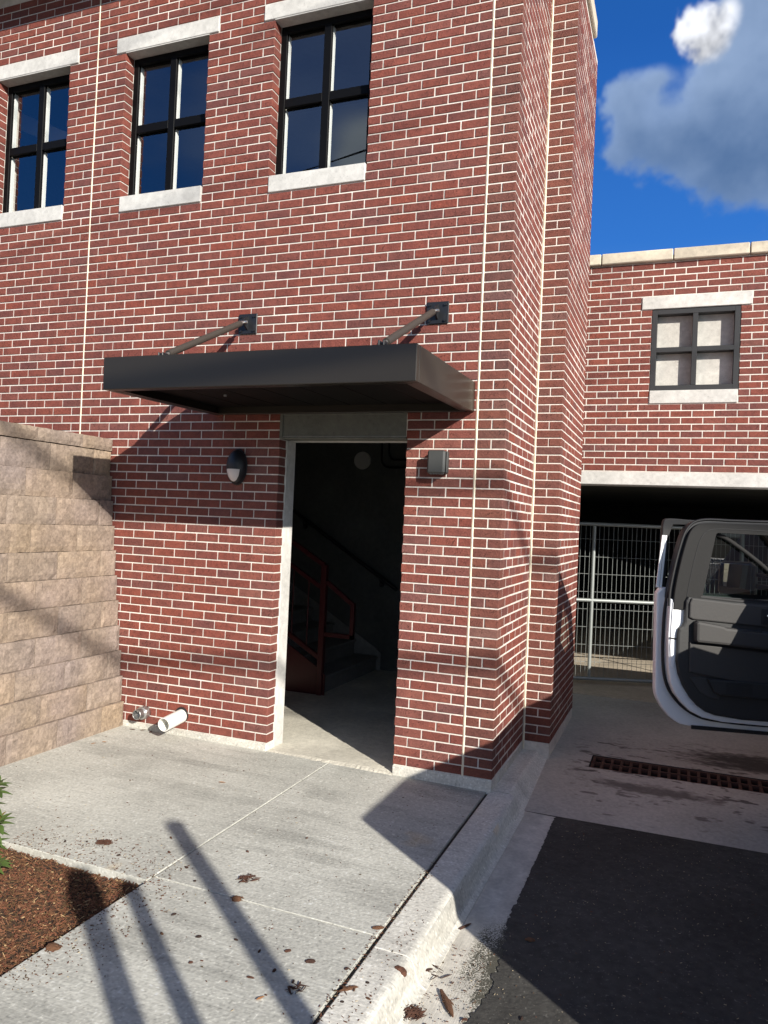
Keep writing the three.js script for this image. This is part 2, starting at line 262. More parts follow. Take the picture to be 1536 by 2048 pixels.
// sloping concrete apron with dark wet streaks; slot cut out for the drain
const DR0 = -1.36, DR1 = -1.045, DRX = .525;
{
  const am = tex(2048, 1024, (a, b) => {
    const x = a * 5, z = -4 + b * 4, m = tfbm(a, b, 5, 5, 5, 71), n = tfbm(a, b, 9, 46, 4, 72), f = tfbm(a, b, 300, 240, 2, 73), w = tfbm(a, b, 34, 62, 4, 74), k0 = .84 + .3 * (m - .5) + .13 * (f - .5);
    const nearD = Math.exp(-(((z + 1.2) / .55) ** 2)), w2 = tfbm(a, b, 90, 150, 3, 75); let wet = sstep(.56, .70, w * .5 + w2 * .36 + n * .2 + .07 * nearD - .05) * sstep(.28, .55, x) * sstep(-2.3, -1.8, z) * sstep(-.10, -.25, z) * (.36 + .30 * nearD);
    const pud = Math.exp(-(((x - 1.72 - .25 * (m - .5)) / .62) ** 2) - (((z + 1.72) / .30) ** 2)); wet = Math.max(wet, sstep(.25, .95, pud + (n - .5) * .7 + (w2 - .5) * .7) * .74);
    const pud2 = Math.exp(-(((x - 1.0) / .5) ** 2) - (((z + .78) / .13) ** 2)); wet = Math.max(wet, sstep(.3, .95, pud2 + (n - .5) * .7 + (w2 - .5) * .7) * .5);
    const k = k0 * (1 - wet * .78); return [k, k * lerp(.985, .93, wet), k * lerp(.955, .9, wet)];
  }, true);
  const amat = std({ color: lin(.62, .605, .57), map: am, bumpMap: concBump, bumpScale: .003, roughness: .85 });
  const gb = new GB(), zs = [-.107, -.4, -.7, DR1, -1.1, DR0, -2, -3, -3.46], uvp = (v) => [v.x / 5, (v.z + 4) / 4];
  for (let i = 0; i < zs.length - 1; i++) for (const [a, b] of [[-1.5, DRX], [DRX, 9]]) {
    if (a === DRX && zs[i] <= DR1 && zs[i + 1] >= DR0) continue;
    const q = [V(a, apronY(zs[i]), zs[i]), V(b, apronY(zs[i]), zs[i]), V(b, apronY(zs[i + 1]), zs[i + 1]), V(a, apronY(zs[i + 1]), zs[i + 1])]; gb.quad(...q, ...q.map(uvp));
  }
  structure('driveway_apron', gb.build(), amat);
  // front lip of the apron above the asphalt and the trough of the drain
  const tr = new GB(), d = -.34; for (const [p, q] of [[V(DRX, 0, DR1), V(9, 0, DR1)], [V(9, 0, DR0), V(DRX, 0, DR0)], [V(DRX, 0, DR0), V(DRX, 0, DR1)]]) tr.quad(V(p.x, d, p.z), V(q.x, d, q.z), V(q.x, apronY(q.z), q.z), V(p.x, apronY(p.z), p.z), [0, 0], [1, 0], [1, .3], [0, .3]);
  tr.quad(V(DRX, -.31, DR1), V(9, -.31, DR1), V(9, -.31, DR0), V(DRX, -.31, DR0), [0, 0], [1, 0], [1, .3], [0, .3]);
  const fp = M.dark.clone(); structure('drain_trough', tr.build(), fp);
}
// kerb: rounded face, cast in lengths
{
  const kerb = thing('kerb', 'pale concrete kerb with a rounded face running from the brick pier to the foreground', 'kerb', [0, 0, 0]); delete kerb.userData.category; delete kerb.userData.label; kerb.userData.kind = 'structure';
  const prof = (yt, yb) => { const s = new THREE.Shape(); s.moveTo(-.012, yb - .1); s.lineTo(-.012, yt - .006); s.lineTo(-.006, yt); s.lineTo(.118, yt - .002); s.bezierCurveTo(.155, yt - .004, .163, yt - .02, .172, yt - .055); s.bezierCurveTo(.18, yb + .03, .19, yb + .008, .222, yb); s.lineTo(.222, yb - .1); return s; };
  for (const [z0, z1] of [[-.028, 2.085], [2.091, 5], [5.006, 9]]) {
    const g = new THREE.ExtrudeGeometry(prof(-.08, -.199), { depth: z1 - z0, bevelEnabled: true, bevelSize: .003, bevelThickness: .003, bevelSegments: 1, steps: 1, curveSegments: 9 }); g.translate(0, 0, z0); part('kerb_stone', metricUV(g), M.kerb, kerb);
  }
  const N = 14, ring = (z) => { const yt = lerp(-.076, -.066, (-.033 - z) / 1.05), yb = apronY(z) - .002, pts = []; pts.push([.0, yt - .0]); pts.push([.11, yt - .002]); for (let i = 1; i <= 8; i++) { const t = i / 8; pts.push([.11 + .075 * t + .03 * t * t, lerp(yt - .002, yb, t * t * (3 - 2 * t))]); } return pts.map(([x, y]) => V(x, y, z)); };
  const gb = new GB(); for (let k = 0; k < N; k++) { const a = ring(lerp(-.036, -1.083, k / N)), b = ring(lerp(-.036, -1.083, (k + 1) / N)); for (let i = 0; i < a.length - 1; i++) { const q = [a[i], a[i + 1], b[i + 1], b[i]]; gb.quad(...q, ...q.map((v) => [v.x + v.y * -1, v.z])); } }
  { const a = ring(-.036); for (let i = 0; i < a.length - 1; i++) { const lo = (v) => V(v.x, -.3, v.z), q = [lo(a[i]), lo(a[i + 1]), a[i + 1], a[i]]; gb.quad(...q, ...q.map((v) => [v.x, v.y])); } }
  part('kerb_stone', gb.build(), M.kerb, kerb);
}
// sidewalk slabs with open joints
{
  const walk = new THREE.Group(); walk.name = 'sidewalk'; walk.userData.kind = 'structure'; scene.add(walk);
  const slab = (x0, x1, z0, z1, ou, ov) => { const g = cbox(x0, x1, -.14, 0, z0, z1, .003, ou, ov), p = g.attributes.position; for (let i = 0; i < p.count; i++) p.setY(i, p.getY(i) + gy(p.getX(i))); g.computeVertexNormals(); return part('paving_slab', g, M.pave, walk); };
  slab(-3.35, -1.209, -.005, 2.045, .3, 1.2); slab(-1.2, -.034, -.005, 1.996, 1.7, .1); slab(-1.2, -.034, 2.003, 5.2, 2.9, 2.6); slab(-1.2, -.034, 5.207, 9, .4, 3.1); slab(-3.35, -1.207, 6.4, 9, 2.2, .5);
  part('joint_filler', cbox(-.040, -.006, -.2, -.094, -.03, 9, .002), M.expansion, walk);
  part('joint_bed', cbox(-3.3, -.03, -.22, -.115, -.03, 9, .002), M.expansion, walk);
}

// ---------------------------------------------------------------- bricks
const BR = rng(1234), PAL = [[.218, .057, .040], [.208, .056, .040], [.226, .057, .038], [.198, .057, .043], [.175, .053, .043], [.165, .053, .044], [.24, .056, .035], [.178, .059, .050]];
function brickTone(brown) {
  const q = BR(), p = PAL[q < .30 ? 0 : q < .56 ? 1 : q < .74 ? 2 : q < .87 ? 3 : q < .925 ? 4 : q < .945 ? 5 : q < .975 ? 6 : 7], k = .97 + .13 * BR();
  return brown ? [p[0] * k * .80 + .014, p[1] * k * .9 + .009, p[2] * k * .9 + .006] : p.map((v) => v * k);
}
const screenSize = (P, N, w, h) => { const d = CAM.clone().sub(P), L = d.length(), k = d.clone().normalize().dot(N); const ndc = P.clone().project(camera); return k <= 0 || Math.abs(ndc.x) > 1.03 || Math.abs(ndc.y) > 1.03 || ndc.z > 1 ? 0 : w * h * k / (L * L); };
camera.aspect = .75; camera.updateProjectionMatrix(); camera.updateMatrixWorld(true);
class Masonry {
  constructor() { this.list = []; }
  // one brick on the plane O + a*U + b*Y, outward N; sides reach back by depth
  add(O, U, N, a0, a1, b0, b1, depth, brown, x = 9) { let col = brickTone(brown); const st = x < 9 && b0 < 2.3 && (x > DL - .3 || (x > DR - .02 && x < DR + .35)) && x < DR + .35 ? BR() * .09 : BR() < .05 ? BR() * .10 : 0; col = col.map((v, i) => lerp(v, [.45, .36, .32][i], st)); this.list.push({ O, U, N, a0, a1, b0, b1, depth, col, j: BR(), s: [BR() * 7, BR() * 7] }); }
  geo(b, gb) {
    const { O, U, N, a0, a1, b0, b1, depth, col, s } = b, Y = V(0, 1, 0), bv = .0028, out = (b.j - .5) * .003, P = (x, y, n) => O.clone().addScaledVector(U, x).addScaledVector(Y, y).addScaledVector(N, n), uv = (x, y) => [x + s[0], y + s[1]];
    const F = [[a0 + bv, b0 + bv], [a1 - bv, b0 + bv], [a1 - bv, b1 - bv], [a0 + bv, b1 - bv]], E = [[a0, b0], [a1, b0], [a1, b1], [a0, b1]], dk = col.map((v) => v * .93);
    gb.quad(...F.map(([x, y]) => P(x, y, out)), ...F.map(([x, y]) => uv(x, y)), col);
    for (let i = 0; i < 4; i++) {
      const k = (i + 1) % 4; gb.quad(P(...E[i], out - bv), P(...E[k], out - bv), P(...F[k], out), P(...F[i], out), uv(...E[i]), uv(...E[k]), uv(...F[k]), uv(...F[i]), dk);
      const w = i % 2 ? 0 : 1, at = (e, n) => (w ? uv(e[0], e[1] + n) : uv(e[0] + n, e[1]));
      gb.quad(P(...E[i], -depth), P(...E[k], -depth), P(...E[k], out - bv), P(...E[i], out - bv), at(E[i], -depth), at(E[k], -depth), at(E[k], 0), at(E[i], 0), col);
    }
  }
  build(parent, most = 290) {
    for (const b of this.list) { b.P = b.O.clone().addScaledVector(b.U, (b.a0 + b.a1) / 2).addScaledVector(V(0, 1, 0), (b.b0 + b.b1) / 2); b.size = screenSize(b.P, b.N, b.a1 - b.a0, b.b1 - b.b0); }
    this.list.sort((p, q) => q.size - p.size); const rest = new GB();
    this.list.forEach((b, i) => { if (i < most && b.size > 0) { const g = new GB(); this.geo(b, g); const m = part('brick', g.build(b.P), M.brick, parent); m.position.copy(b.P); } else this.geo(b, rest); });
    const r = part('brickwork', rest.build(), M.brick, parent); r.userData.kind = 'stuff'; return r;
  }
}
// bricks of row r between a and b on a half-bond grid with origin g0, less the openings
function rowOf(ms, O, U, N, r, a, b, g0, holes, y0, depth, brown) {
  const y = y0 + r * c, b0 = y + MJ / 2, b1 = y + c - MJ / 2, off = r % 2 ? u / 2 : 0;
  const cuts = holes.filter((h) => h[2] < y + c * .5 && h[3] > y + c * .5);
  for (let k = Math.floor((a - g0) / u) - 1; k <= (b - g0) / u + 1; k++) {
    let segs = [[g0 + k * u + off + MJ / 2, g0 + (k + 1) * u + off - MJ / 2]];
    segs = segs.flatMap(([p, q]) => { p = Math.max(p, a); q = Math.min(q, b); return q - p > .02 ? [[p, q]] : []; });
    for (const h of cuts) segs = segs.flatMap(([p, q]) => [[p, Math.min(q, h[0])], [Math.max(p, h[1]), q]].filter(([x, z]) => z - x > .02));
    for (const [p, q] of segs) ms.add(O, U, N, p, q, b0, b1, depth, brown, y0 === 0 ? p : 9);
  }
}

// ---------------------------------------------------------------- tall brick building
const tower = thing('brick_building', 'tall red brick stair building with three black upper windows and an open doorway', 'building');
{
  const holes = [];                                                       // x0, x1, y0, y1
  for (const w of [W1, W2, W3]) holes.push([w, w + 4 * u, SILL - 2 * c, HEAD], [w - u / 2, w + 4.5 * u, HEAD, HEAD + 2 * c]);
  holes.push([DL, DR, -.2, DTOP], [DL - .008, DR, DTOP, DTOP + 3 * c]);
  const XL = -6.6, RD = .0052, RS = .0016;
  // mortar core of the front wall
  const s = new THREE.Shape(); s.moveTo(XL, -.3); s.lineTo(-RS, -.3); s.lineTo(-RS, TOP); s.lineTo(XL, TOP);
  const hole = (x0, x1, y0, y1) => { const p = new THREE.Path(); p.moveTo(x0, y0); p.lineTo(x0, y1); p.lineTo(x1, y1); p.lineTo(x1, y0); s.holes.push(p); };
  for (const w of [W1, W2, W3]) hole(w - .006, w + 4 * u + .006, SILL - .01, HEAD + .01);
  hole(DL - .006, DR + .006, -.28, DTOP + .01);
  const core = new THREE.ExtrudeGeometry(s, { depth: .24 - RD, bevelEnabled: false }); core.translate(0, 0, -.24);
  const wall = part('wall', metricUV(core), M.mortar, tower);
  // return walls, roof and back
  part('side_wall', plain([cbox(-.24, -RS, -.3, TOP, Z1 - .1, -.24, .001), cbox(-.24, X2 - RS, -.3, TOP, ZE + .003, Z1 - RD, .001)].map((g) => metricUV(g))), M.mortar, tower);
  part('rear_wall', cbox(XL, -1.7, -.3, TOP, -8, -7.8), M.mortar, tower); part('rear_side_wall', cbox(-1.7, -1.5, -.3, TOP, -7.8, -3.6), M.mortar, tower); part('rear_side_wall', cbox(XL, XL + .2, -.3, TOP, -7.8, -.24), M.mortar, tower); part('rear_return_wall', cbox(-1.5, -.25, 2.3, TOP, -3.75, -3.6), M.mortar, tower);
  part('roof', cbox(XL + .2, -.24, 6.0, 6.15, -3.6, -.24), M.dark, tower);
  // bricks
  const ms = new Masonry(), FO = V(0, 0, 0), FU = V(1, 0, 0), FN = V(0, 0, 1);
  for (let r = 0; r < ROWS; r++) {
    rowOf(ms, FO, FU, FN, r, XL, JL - .007, JL - 20 * u, holes, 0, .1);
    rowOf(ms, FO, FU, FN, r, JL + .007, JR - .007, JL, holes, 0, .1);
    const y0 = r * c + MJ / 2, y1 = r * c + c - MJ / 2;
    const corner = (x0, x1, z) => { const O = V(0, 0, z); if (r % 2) { const m = (x0 + x1) / 2; ms.add(O, FU, FN, x0, m - MJ / 2, y0, y1, .1, true); ms.add(O, FU, FN, m + MJ / 2, x1, y0, y1, .193, true); } else ms.add(O, FU, FN, x0, x1, y0, y1, .0965, true); };
    corner(JR + .007, 0, 0); corner(.012, X2, Z1);
    // side faces look along +x; a runs towards -z
    const SU = V(0, 0, -1), SN = V(1, 0, 0), side = (x, za, zb) => { const O = V(x, 0, 0); let a = r % 2 ? -za + u : -za + u / 2; while (a < -zb - .03) { ms.add(O, SU, SN, a + MJ / 2, Math.min(a + u - MJ / 2, -zb), y0, y1, .09); a += u; } };
    side(0, 0, Z1 + .012); side(X2, Z1, ZE);
  }
  ms.build(wall);
  // sealant joints
  const seal = (x0, x1, y0, z, seed) => { const gb = new GB(), r = rng(seed), n = 150, mid = (x0 + x1) / 2; let w = () => (r() - .5) * .004; let a = null; for (let i = 0; i <= n; i++) { const y = lerp(y0, TOP - .02, i / n), b = [V(x0 + w(), y, z - .004), V(mid, y, z + .0015), V(x1 + w(), y, z - .004)]; if (a) for (let k = 0; k < 2; k++) { const q = [a[k], a[k + 1], b[k + 1], b[k]]; gb.quad(...q, ...q.map((v) => [v.x, v.y])); } a = b; } return part('sealant_joint', gb.build(), M.sealant, tower); };
  seal(JR - .0105, JR + .0105, -.01, .001, 3); seal(JL - .009, JL + .009, 1.9, .001, 4); seal(.0005, .0165, -.07, Z1 + .004, 5);
  // concrete base course under the bricks
  const base = (x0, x1) => part('base_course', metricUV(cbox(x0, x1, -.2, -.002, -.2, .006, .004)), M.kerb, tower); base(-3.2, DL); base(DR, -.001);
  part('base_course', metricUV(cbox(-.1, .004, -.2, -.004, Z1 + .01, -.205, .004)), M.kerb, tower);
  // lintels, sills and windows
  const stone = (name, x0, x1, y0, y1, z1 = .008, parent = tower, o = 0) => part(name, cbox(x0, x1, y0, y1, -.12, z1, .004, o, o * .7), M.caststone, parent);
  [[W1, .4], [W2, 1.3], [W3, 2.2]].forEach(([w, o]) => {
    const win = part('window', plain([
      cbox(w + .001, w + .051, SILL, HEAD, -.128, -.1, .002), cbox(w + 4 * u - .051, w + 4 * u - .001, SILL, HEAD, -.128, -.1, .002),
      cbox(w + .051, w + 4 * u - .051, SILL, SILL + .05, -.128, -.1, .002), cbox(w + .051, w + 4 * u - .051, HEAD - .055, HEAD, -.128, -.1, .002),
      cbox(w + 2 * u - .031, w + 2 * u + .031, SILL + .05, HEAD - .055, -.128, -.099, .002), cbox(w + .051, w + 2 * u - .031, (SILL + HEAD) / 2 - .034, (SILL + HEAD) / 2 + .034, -.128, -.1, .002), cbox(w + 2 * u + .031, w + 4 * u - .051, (SILL + HEAD) / 2 - .034, (SILL + HEAD) / 2 + .034, -.128, -.1, .002)]), M.frame, tower);
    part('lintel', cbox(w - u / 2 + .004, w + 4.5 * u - .004, HEAD + .004, HEAD + 2 * c - .006, -.12, .008, .004, o, o), M.caststone, win);
    part('drip_edge', cbox(w - .004, w + 4 * u + .004, HEAD - .004, HEAD + .003, -.12, .004, .001), M.caststone, win);
    part('sill', cbox(w + .003, w + 4 * u - .003, SILL - 2 * c + .004, SILL - .002, -.14, .010, .004, o + .4, o), M.caststone, win);
    const mid = (SILL + HEAD) / 2, px = [[w + .051, w + 2 * u - .031], [w + 2 * u + .031, w + 4 * u - .051]], py = [[SILL + .05, mid - .034], [mid + .034, HEAD - .055]];
    for (const [a, b] of px) for (const [d, e] of py) part('pane', new THREE.PlaneGeometry(b - a, e - d).translate((a + b) / 2, (d + e) / 2, -.133), M.glass, win);
    const gs = [], hs = []; for (const [a, b] of px) for (const [d, e] of py) { gs.push(cbox(a - .02, a + .001, d, e, -.170, -.137, .001), cbox(b - .001, b + .02, d, e, -.170, -.137, .001)); hs.push(cbox(a, b, d - .02, d + .001, -.20, -.137, .001), cbox(a, b, e - .001, e + .02, -.20, -.137, .001)); }
    for (const g of gs) part('inner_frame', g, M.innerFrame, win); for (const g of hs) part('inner_rail', g, M.frame, win);
  });
  const dl = part('door_lintel', plain([cbox(DL - .006, DR - .002, DTOP + .02, DTOP + 3 * c - .008, -.14, -.004, .004), cbox(DL - .006, DR - .002, DTOP + .001, DTOP + .018, -.14, .006, .003), cbox(DL - .006, DL + .02, DTOP + .018, DTOP + 3 * c - .008, -.004, .005, .002), cbox(DL + .02, DR - .002, DTOP + 3 * c - .024, DTOP + 3 * c - .008, -.004, .005, .002)]), M.concrete, tower); metricUV(dl.geometry); dl.material = std({ color: lin(.20, .205, .18), map: concMap, bumpMap: concBump, bumpScale: .003, roughness: .92 });
  // door reveal: concrete wall ends behind the brick skin, threshold with a broken edge
  part('door_jamb', plain([cbox(DL - .05, DL + .004, -.06, DTOP, -.25, -.108, .003), cbox(DR - .004, DR + .05, -.06, DTOP, -.25, -.108, .003), cbox(DL, DR, DTOP - .0, DTOP + .04, -.25, -.15, .003)].map((g) => metricUV(g))), M.caststone, tower);
  { const gb = new GB(), r = rng(9), n = 60, A = [], B = [], D = []; for (let i = 0; i <= n; i++) { const x = lerp(DL - .01, DR + .005, i / n); A.push(V(x, -.055, -.03 + (r() - .5) * .012)); B.push(V(x, -.063 + (r() - .5) * .006, .004 + (r() - .5) * .016)); D.push(V(x, gy(x) - .004, .028 + (fbm3(x * 14, 0, 0, 3) - .5) * .03 + (r() - .5) * .012)); }
    for (let i = 0; i < n; i++) for (const [p, q] of [[A, B], [B, D]]) { const k = [p[i], q[i], q[i + 1], p[i + 1]]; gb.quad(...k, ...k.map((v) => [v.x, v.z])); } part('threshold', gb.build(), M.rawConcrete, tower); }
  // stairwell interior
  part('stairwell_floor', metricUV(cbox(-4.4, -.32, -.25, -.055, -3.45, -.03, .001), .3, .8), M.rawConcrete, tower);
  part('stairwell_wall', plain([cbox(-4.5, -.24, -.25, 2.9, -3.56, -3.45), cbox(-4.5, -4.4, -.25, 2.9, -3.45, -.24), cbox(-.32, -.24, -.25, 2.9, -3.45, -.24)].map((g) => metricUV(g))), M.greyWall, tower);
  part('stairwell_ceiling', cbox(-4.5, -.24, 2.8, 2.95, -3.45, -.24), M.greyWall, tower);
  // room behind the upper windows
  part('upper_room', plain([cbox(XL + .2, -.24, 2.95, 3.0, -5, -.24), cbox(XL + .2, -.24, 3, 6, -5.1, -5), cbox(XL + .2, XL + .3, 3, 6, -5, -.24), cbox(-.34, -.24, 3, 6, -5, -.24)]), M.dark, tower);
  part('sloping_beam', squareBar(V(-5.9, 5.93, -.85), V(-3.9, 5.0, -.85), .05, .16), M.innerFrame, tower);
  // parapet coping and the deep cornice of the front
  part('parapet', cbox(XL, -.3, TOP, 6.355, -.24, -.004), M.mortar, tower); part('cornice', cbox(XL, -.3, 6.355, 6.5, -.3, .515, .01), M.cream, tower);
  part('coping', plain([ cbox(-.3, X2 + .04, TOP, TOP + .16, Z1 - .3, .04, .01), cbox(-.3, X2 + .030, TOP, TOP + .16, ZE + .36, Z1 - .3, .01)]), M.cream, tower);
}

// staircase in the stairwell
{
  const st = thing('staircase', 'red steel staircase with dark treads inside the open doorway', 'staircase', [-2.2, -.055, -1.865]), zn = 0, zf = -1.56, rise = .172, run = .29, n = 8;
  for (let i = 0; i < n; i++) { part('tread', cbox(-(i + 1) * run - .02, -i * run + .02, (i + 1) * rise - .035, (i + 1) * rise, zf, zn - .05, .006), M.tread, st); part('riser', cbox(-i * run - .012, -i * run - .002, i * rise + .001, (i + 1) * rise - .036, zf, zn - .05, .001), M.tread, st); }
  const str = (z) => { const s = new THREE.Shape(); s.moveTo(.05, 0); s.lineTo(.05, .20); s.lineTo(0, .25); const e = n * run; s.lineTo(-e, .25 + n * rise); s.lineTo(-e, n * rise - .12); s.lineTo(-.42, 0); const g = new THREE.ExtrudeGeometry(s, { depth: .012, bevelEnabled: true, bevelSize: .002, bevelThickness: .002, bevelSegments: 1 }); g.translate(0, 0, z); return g; };
  part('stringer', str(zn - .03), M.redPaint, st); part('stringer', str(zf - .005), M.tread, st);
  const sl = rise / run, rail = (y, x1, w) => squareBar(V(0, y, -.02), V(x1, y - x1 * sl, -.02), w);
  part('newel_post', cbox(-.03, .03, .0, 1.31, -.05, .01, .005), M.redPaint, st);
  part('top_rail', rail(1.3, -2.2, .045), M.redPaint, st); part('middle_rail', rail(1.06, -2.2, .04), M.redPaint, st); part('bottom_rail', rail(.36, -2.2, .045), M.redPaint, st);
  for (let x = -.17; x > -2.2; x -= .175) part('baluster', bar(V(x, .36 - x * sl, -.02), V(x, 1.06 - x * sl, -.02), .008, 6), M.redPaint, st);
  part('rail_extension', plain([squareBar(V(.03, 1.14, -.02), V(.325, .93, -.02), .042), cbox(.305, .347, .59, .945, -.041, .001, .003), cbox(.03, .347, .59, .632, -.041, .001, .003)]), M.redPaint, st);
  const hr = thing('wall_handrail', 'black round handrail sloping up the stairwell back wall', 'handrail', [-1.98, .93, -3.37]);
  part('rail', bar(V(.02, -.01, 0), V(-2.2, 1.38, 0), .024, 12), M.blackMetal, hr);
  for (const x of [-.2, -1.25]) { part('bracket', plain([bar(V(x, -x * .62 - .03, 0), V(x - .0, -x * .62 - .09, -.03), .009, 8), bar(V(x, -x * .62 - .09, -.03), V(x, -x * .62 - .09, -.08), .009, 8), bar(V(x, -x * .62 - .09, -.079), V(x, -x * .62 - .09, -.068), .036, 16)]), M.blackMetal, hr); }
  const cv = solo('round_cover', new THREE.CylinderGeometry(.105, .108, .02, 40).rotateX(Math.PI / 2), std({ color: lin(.5, .5, .48), roughness: .6 }), 'pale round cover plate on the dark stairwell back wall', 'cover plate'); cv.position.set(-2.5, 2.443, -3.44);
  [[0, 'outer black conduit bending beside the round cover in the stairwell'], [.09, 'inner black conduit bending nearest the doorway top corner']].forEach(([d, l]) => { const k = new THREE.CurvePath(), P = [V(-2.245 + d, 2.8, -3.42), V(-2.245 + d, 2.46 + d, -3.42), V(-2.23 + d, 2.39 + d, -3.42), V(-2.16 + d, 2.36 + d, -3.42), V(-1.1, 2.36 + d, -3.42)]; k.add(new THREE.LineCurve3(P[0], P[1])); k.add(new THREE.CubicBezierCurve3(P[1], V(-2.245 + d, 2.40 + d, -3.42), V(-2.2 + d, 2.36 + d, -3.42), P[3])); k.add(new THREE.LineCurve3(P[3], P[4])); solo('conduit', new THREE.TubeGeometry(k, 40, .012, 8), M.blackMetal, l, 'conduit'); });
}

// ---------------------------------------------------------------- entrance canopy and its fittings
{
  const x0 = -2.327, x1 = -.224, D = 1.248, h = .205, cp = thing('entrance_canopy', 'dark bronze metal canopy projecting above the doorway', 'canopy', [(x0 + x1) / 2, 2.49, 0]), hw = (x1 - x0) / 2;
  cp.rotation.x = .016;
  part('front_fascia', cbox(-hw, hw, 0, h, D - .05, D, .004), M.bronze, cp);
  part('side_fascia', cbox(-hw, -hw + .05, 0, h, 0, D - .052, .004), M.bronze, cp); part('side_fascia', cbox(hw - .05, hw, 0, h, 0, D - .052, .004), M.bronze, cp);
  part('rear_channel', cbox(-hw + .052, hw - .052, .0, h, .005, .05, .004), M.bronze, cp);
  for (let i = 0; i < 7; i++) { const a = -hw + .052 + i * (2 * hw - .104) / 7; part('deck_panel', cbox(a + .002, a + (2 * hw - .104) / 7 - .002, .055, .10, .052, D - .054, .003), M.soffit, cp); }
  part('inner_lip', plain([cbox(-hw + .05, hw - .05, .002, .006, D - .085, D - .051, .001), cbox(-hw + .05, -hw + .085, .002, .006, .055, D - .09, .001), cbox(hw - .085, hw - .05, .002, .006, .055, D - .09, .001)]), M.bronze, cp);
  part('roof_deck', cbox(-hw + .051, hw - .051, h - .05, h - .02, .051, D - .051, .002), M.bronze, cp);
  const light = part('bolt', new THREE.CylinderGeometry(.012, .012, .012, 10), M.steel, cp); light.position.set(-.55, .05, .62);
  // tie rods
  const rodParts = (px, yp, zf, yf, label) => {
    const t = thing('tie_rod', label, 'tie rod', [px, yp, 0], 'tie rods of the canopy');
    const pl = part('wall_plate', cbox(-.081, .081, -.078, .078, .002, .014, .003), M.blackMetal, t);
    for (const sx of [-1, 1]) for (const sy of [-1, 1]) part('bolt', bar(V(sx * .058, sy * .055, .014), V(sx * .058, sy * .055, .026), .011, 6), M.blackMetal, pl);
    const s = new THREE.Shape(); s.moveTo(.014, -.05); s.lineTo(.014, .06); s.lineTo(.075, .02); s.lineTo(.08, -.005); s.lineTo(.05, -.03); const gus = new THREE.ExtrudeGeometry(s, { depth: .012, bevelEnabled: false }); gus.rotateY(-Math.PI / 2); gus.translate(.006, 0, 0);
    part('gusset', gus, M.blackMetal, t); part('pin', bar(V(-.028, .0, .068), V(.028, .0, .068), .011, 10), M.steel, t);
    const a = V(0, 0, .068), b = V(0, yf - yp, zf), d = b.clone().sub(a).normalize();
    part('rod', bar(a.clone().addScaledVector(d, .06), b.clone().addScaledVector(d, -.06), .0235, 18), M.rod, t);
    part('clevis', plain([bar(a, a.clone().addScaledVector(d, .065), .012, 10), bar(b, b.clone().addScaledVector(d, -.065), .012, 10)]), M.steel, t);
    part('foot_lug', plain([cbox(-.02, -.010, yf - yp - .075, yf - yp + .02, zf - .03, zf + .03, .003), cbox(.010, .02, yf - yp - .075, yf - yp + .02, zf - .03, zf + .03, .003), bar(V(-.03, yf - yp, zf), V(.03, yf - yp, zf), .011, 10)]), M.blackMetal, t);
  };
  rodParts(-2.05, 3.193, 1.02, 2.724, 'dark tie rod on a square wall plate, left one above the canopy');
  rodParts(-.516, 3.190, 1.02, 2.734, 'dark tie rod on a square wall plate, right one beside the sealant joint');
}
// oval wall light
{
  const t = thing('wall_light', 'oval black wall light with a white lower lens, left of the doorway', 'wall light', [-2.085, 2.085, .004]);
  const body = new THREE.SphereGeometry(1, 40, 30, 0, Math.PI * 2, 0, Math.PI), p = body.attributes.position; for (let i = 0; i < p.count; i++) { const x = p.getX(i), y = p.getY(i), z = p.getZ(i); p.setXYZ(i, x * .083, y * .136, z > 0 ? Math.pow(z, .75) * .085 : z * .002); } body.computeVertexNormals(); part('housing', body, M.blackMetal, t);
  const lens = new THREE.SphereGeometry(1, 30, 20, 0, Math.PI * 2, Math.PI * .55, Math.PI * .45), q = lens.attributes.position; for (let i = 0; i < q.count; i++) { const x = q.getX(i), y = q.getY(i), z = q.getZ(i); q.setXYZ(i, x * .070, y * .124 - .002, z > 0 ? Math.pow(z, .75) * .098 + .003 : 0); } lens.computeVertexNormals(); part('lens', lens, M.lens, t);
  part('visor_rim', new THREE.TorusGeometry(1, .05, 8, 40).scale(.083, .136, .1).translate(0, 0, .006), M.blackMetal, t);
}
// weatherproof box right of the doorway
{
  const t = thing('outlet_cover', 'dark grey weatherproof outlet cover on the brick right of the doorway', 'outlet cover', [-.452, 2.137, 0]);
  part('box', cbox(-.064, .064, -.078, .078, .002, .055, .008), M.greyPlastic, t); part('lid', cbox(-.068, .058, -.082, .080, .057, .098, .012), M.greyPlastic, t);
  part('hinge', plain([bar(V(.063, -.07, .06), V(.063, .07, .06), .006, 8), ...[-.04, -.02, 0, .02, .04].map((x) => bar(V(x, -.082, .06), V(x, -.082, .09), .006, 6))]), M.greyPlastic, t);
}
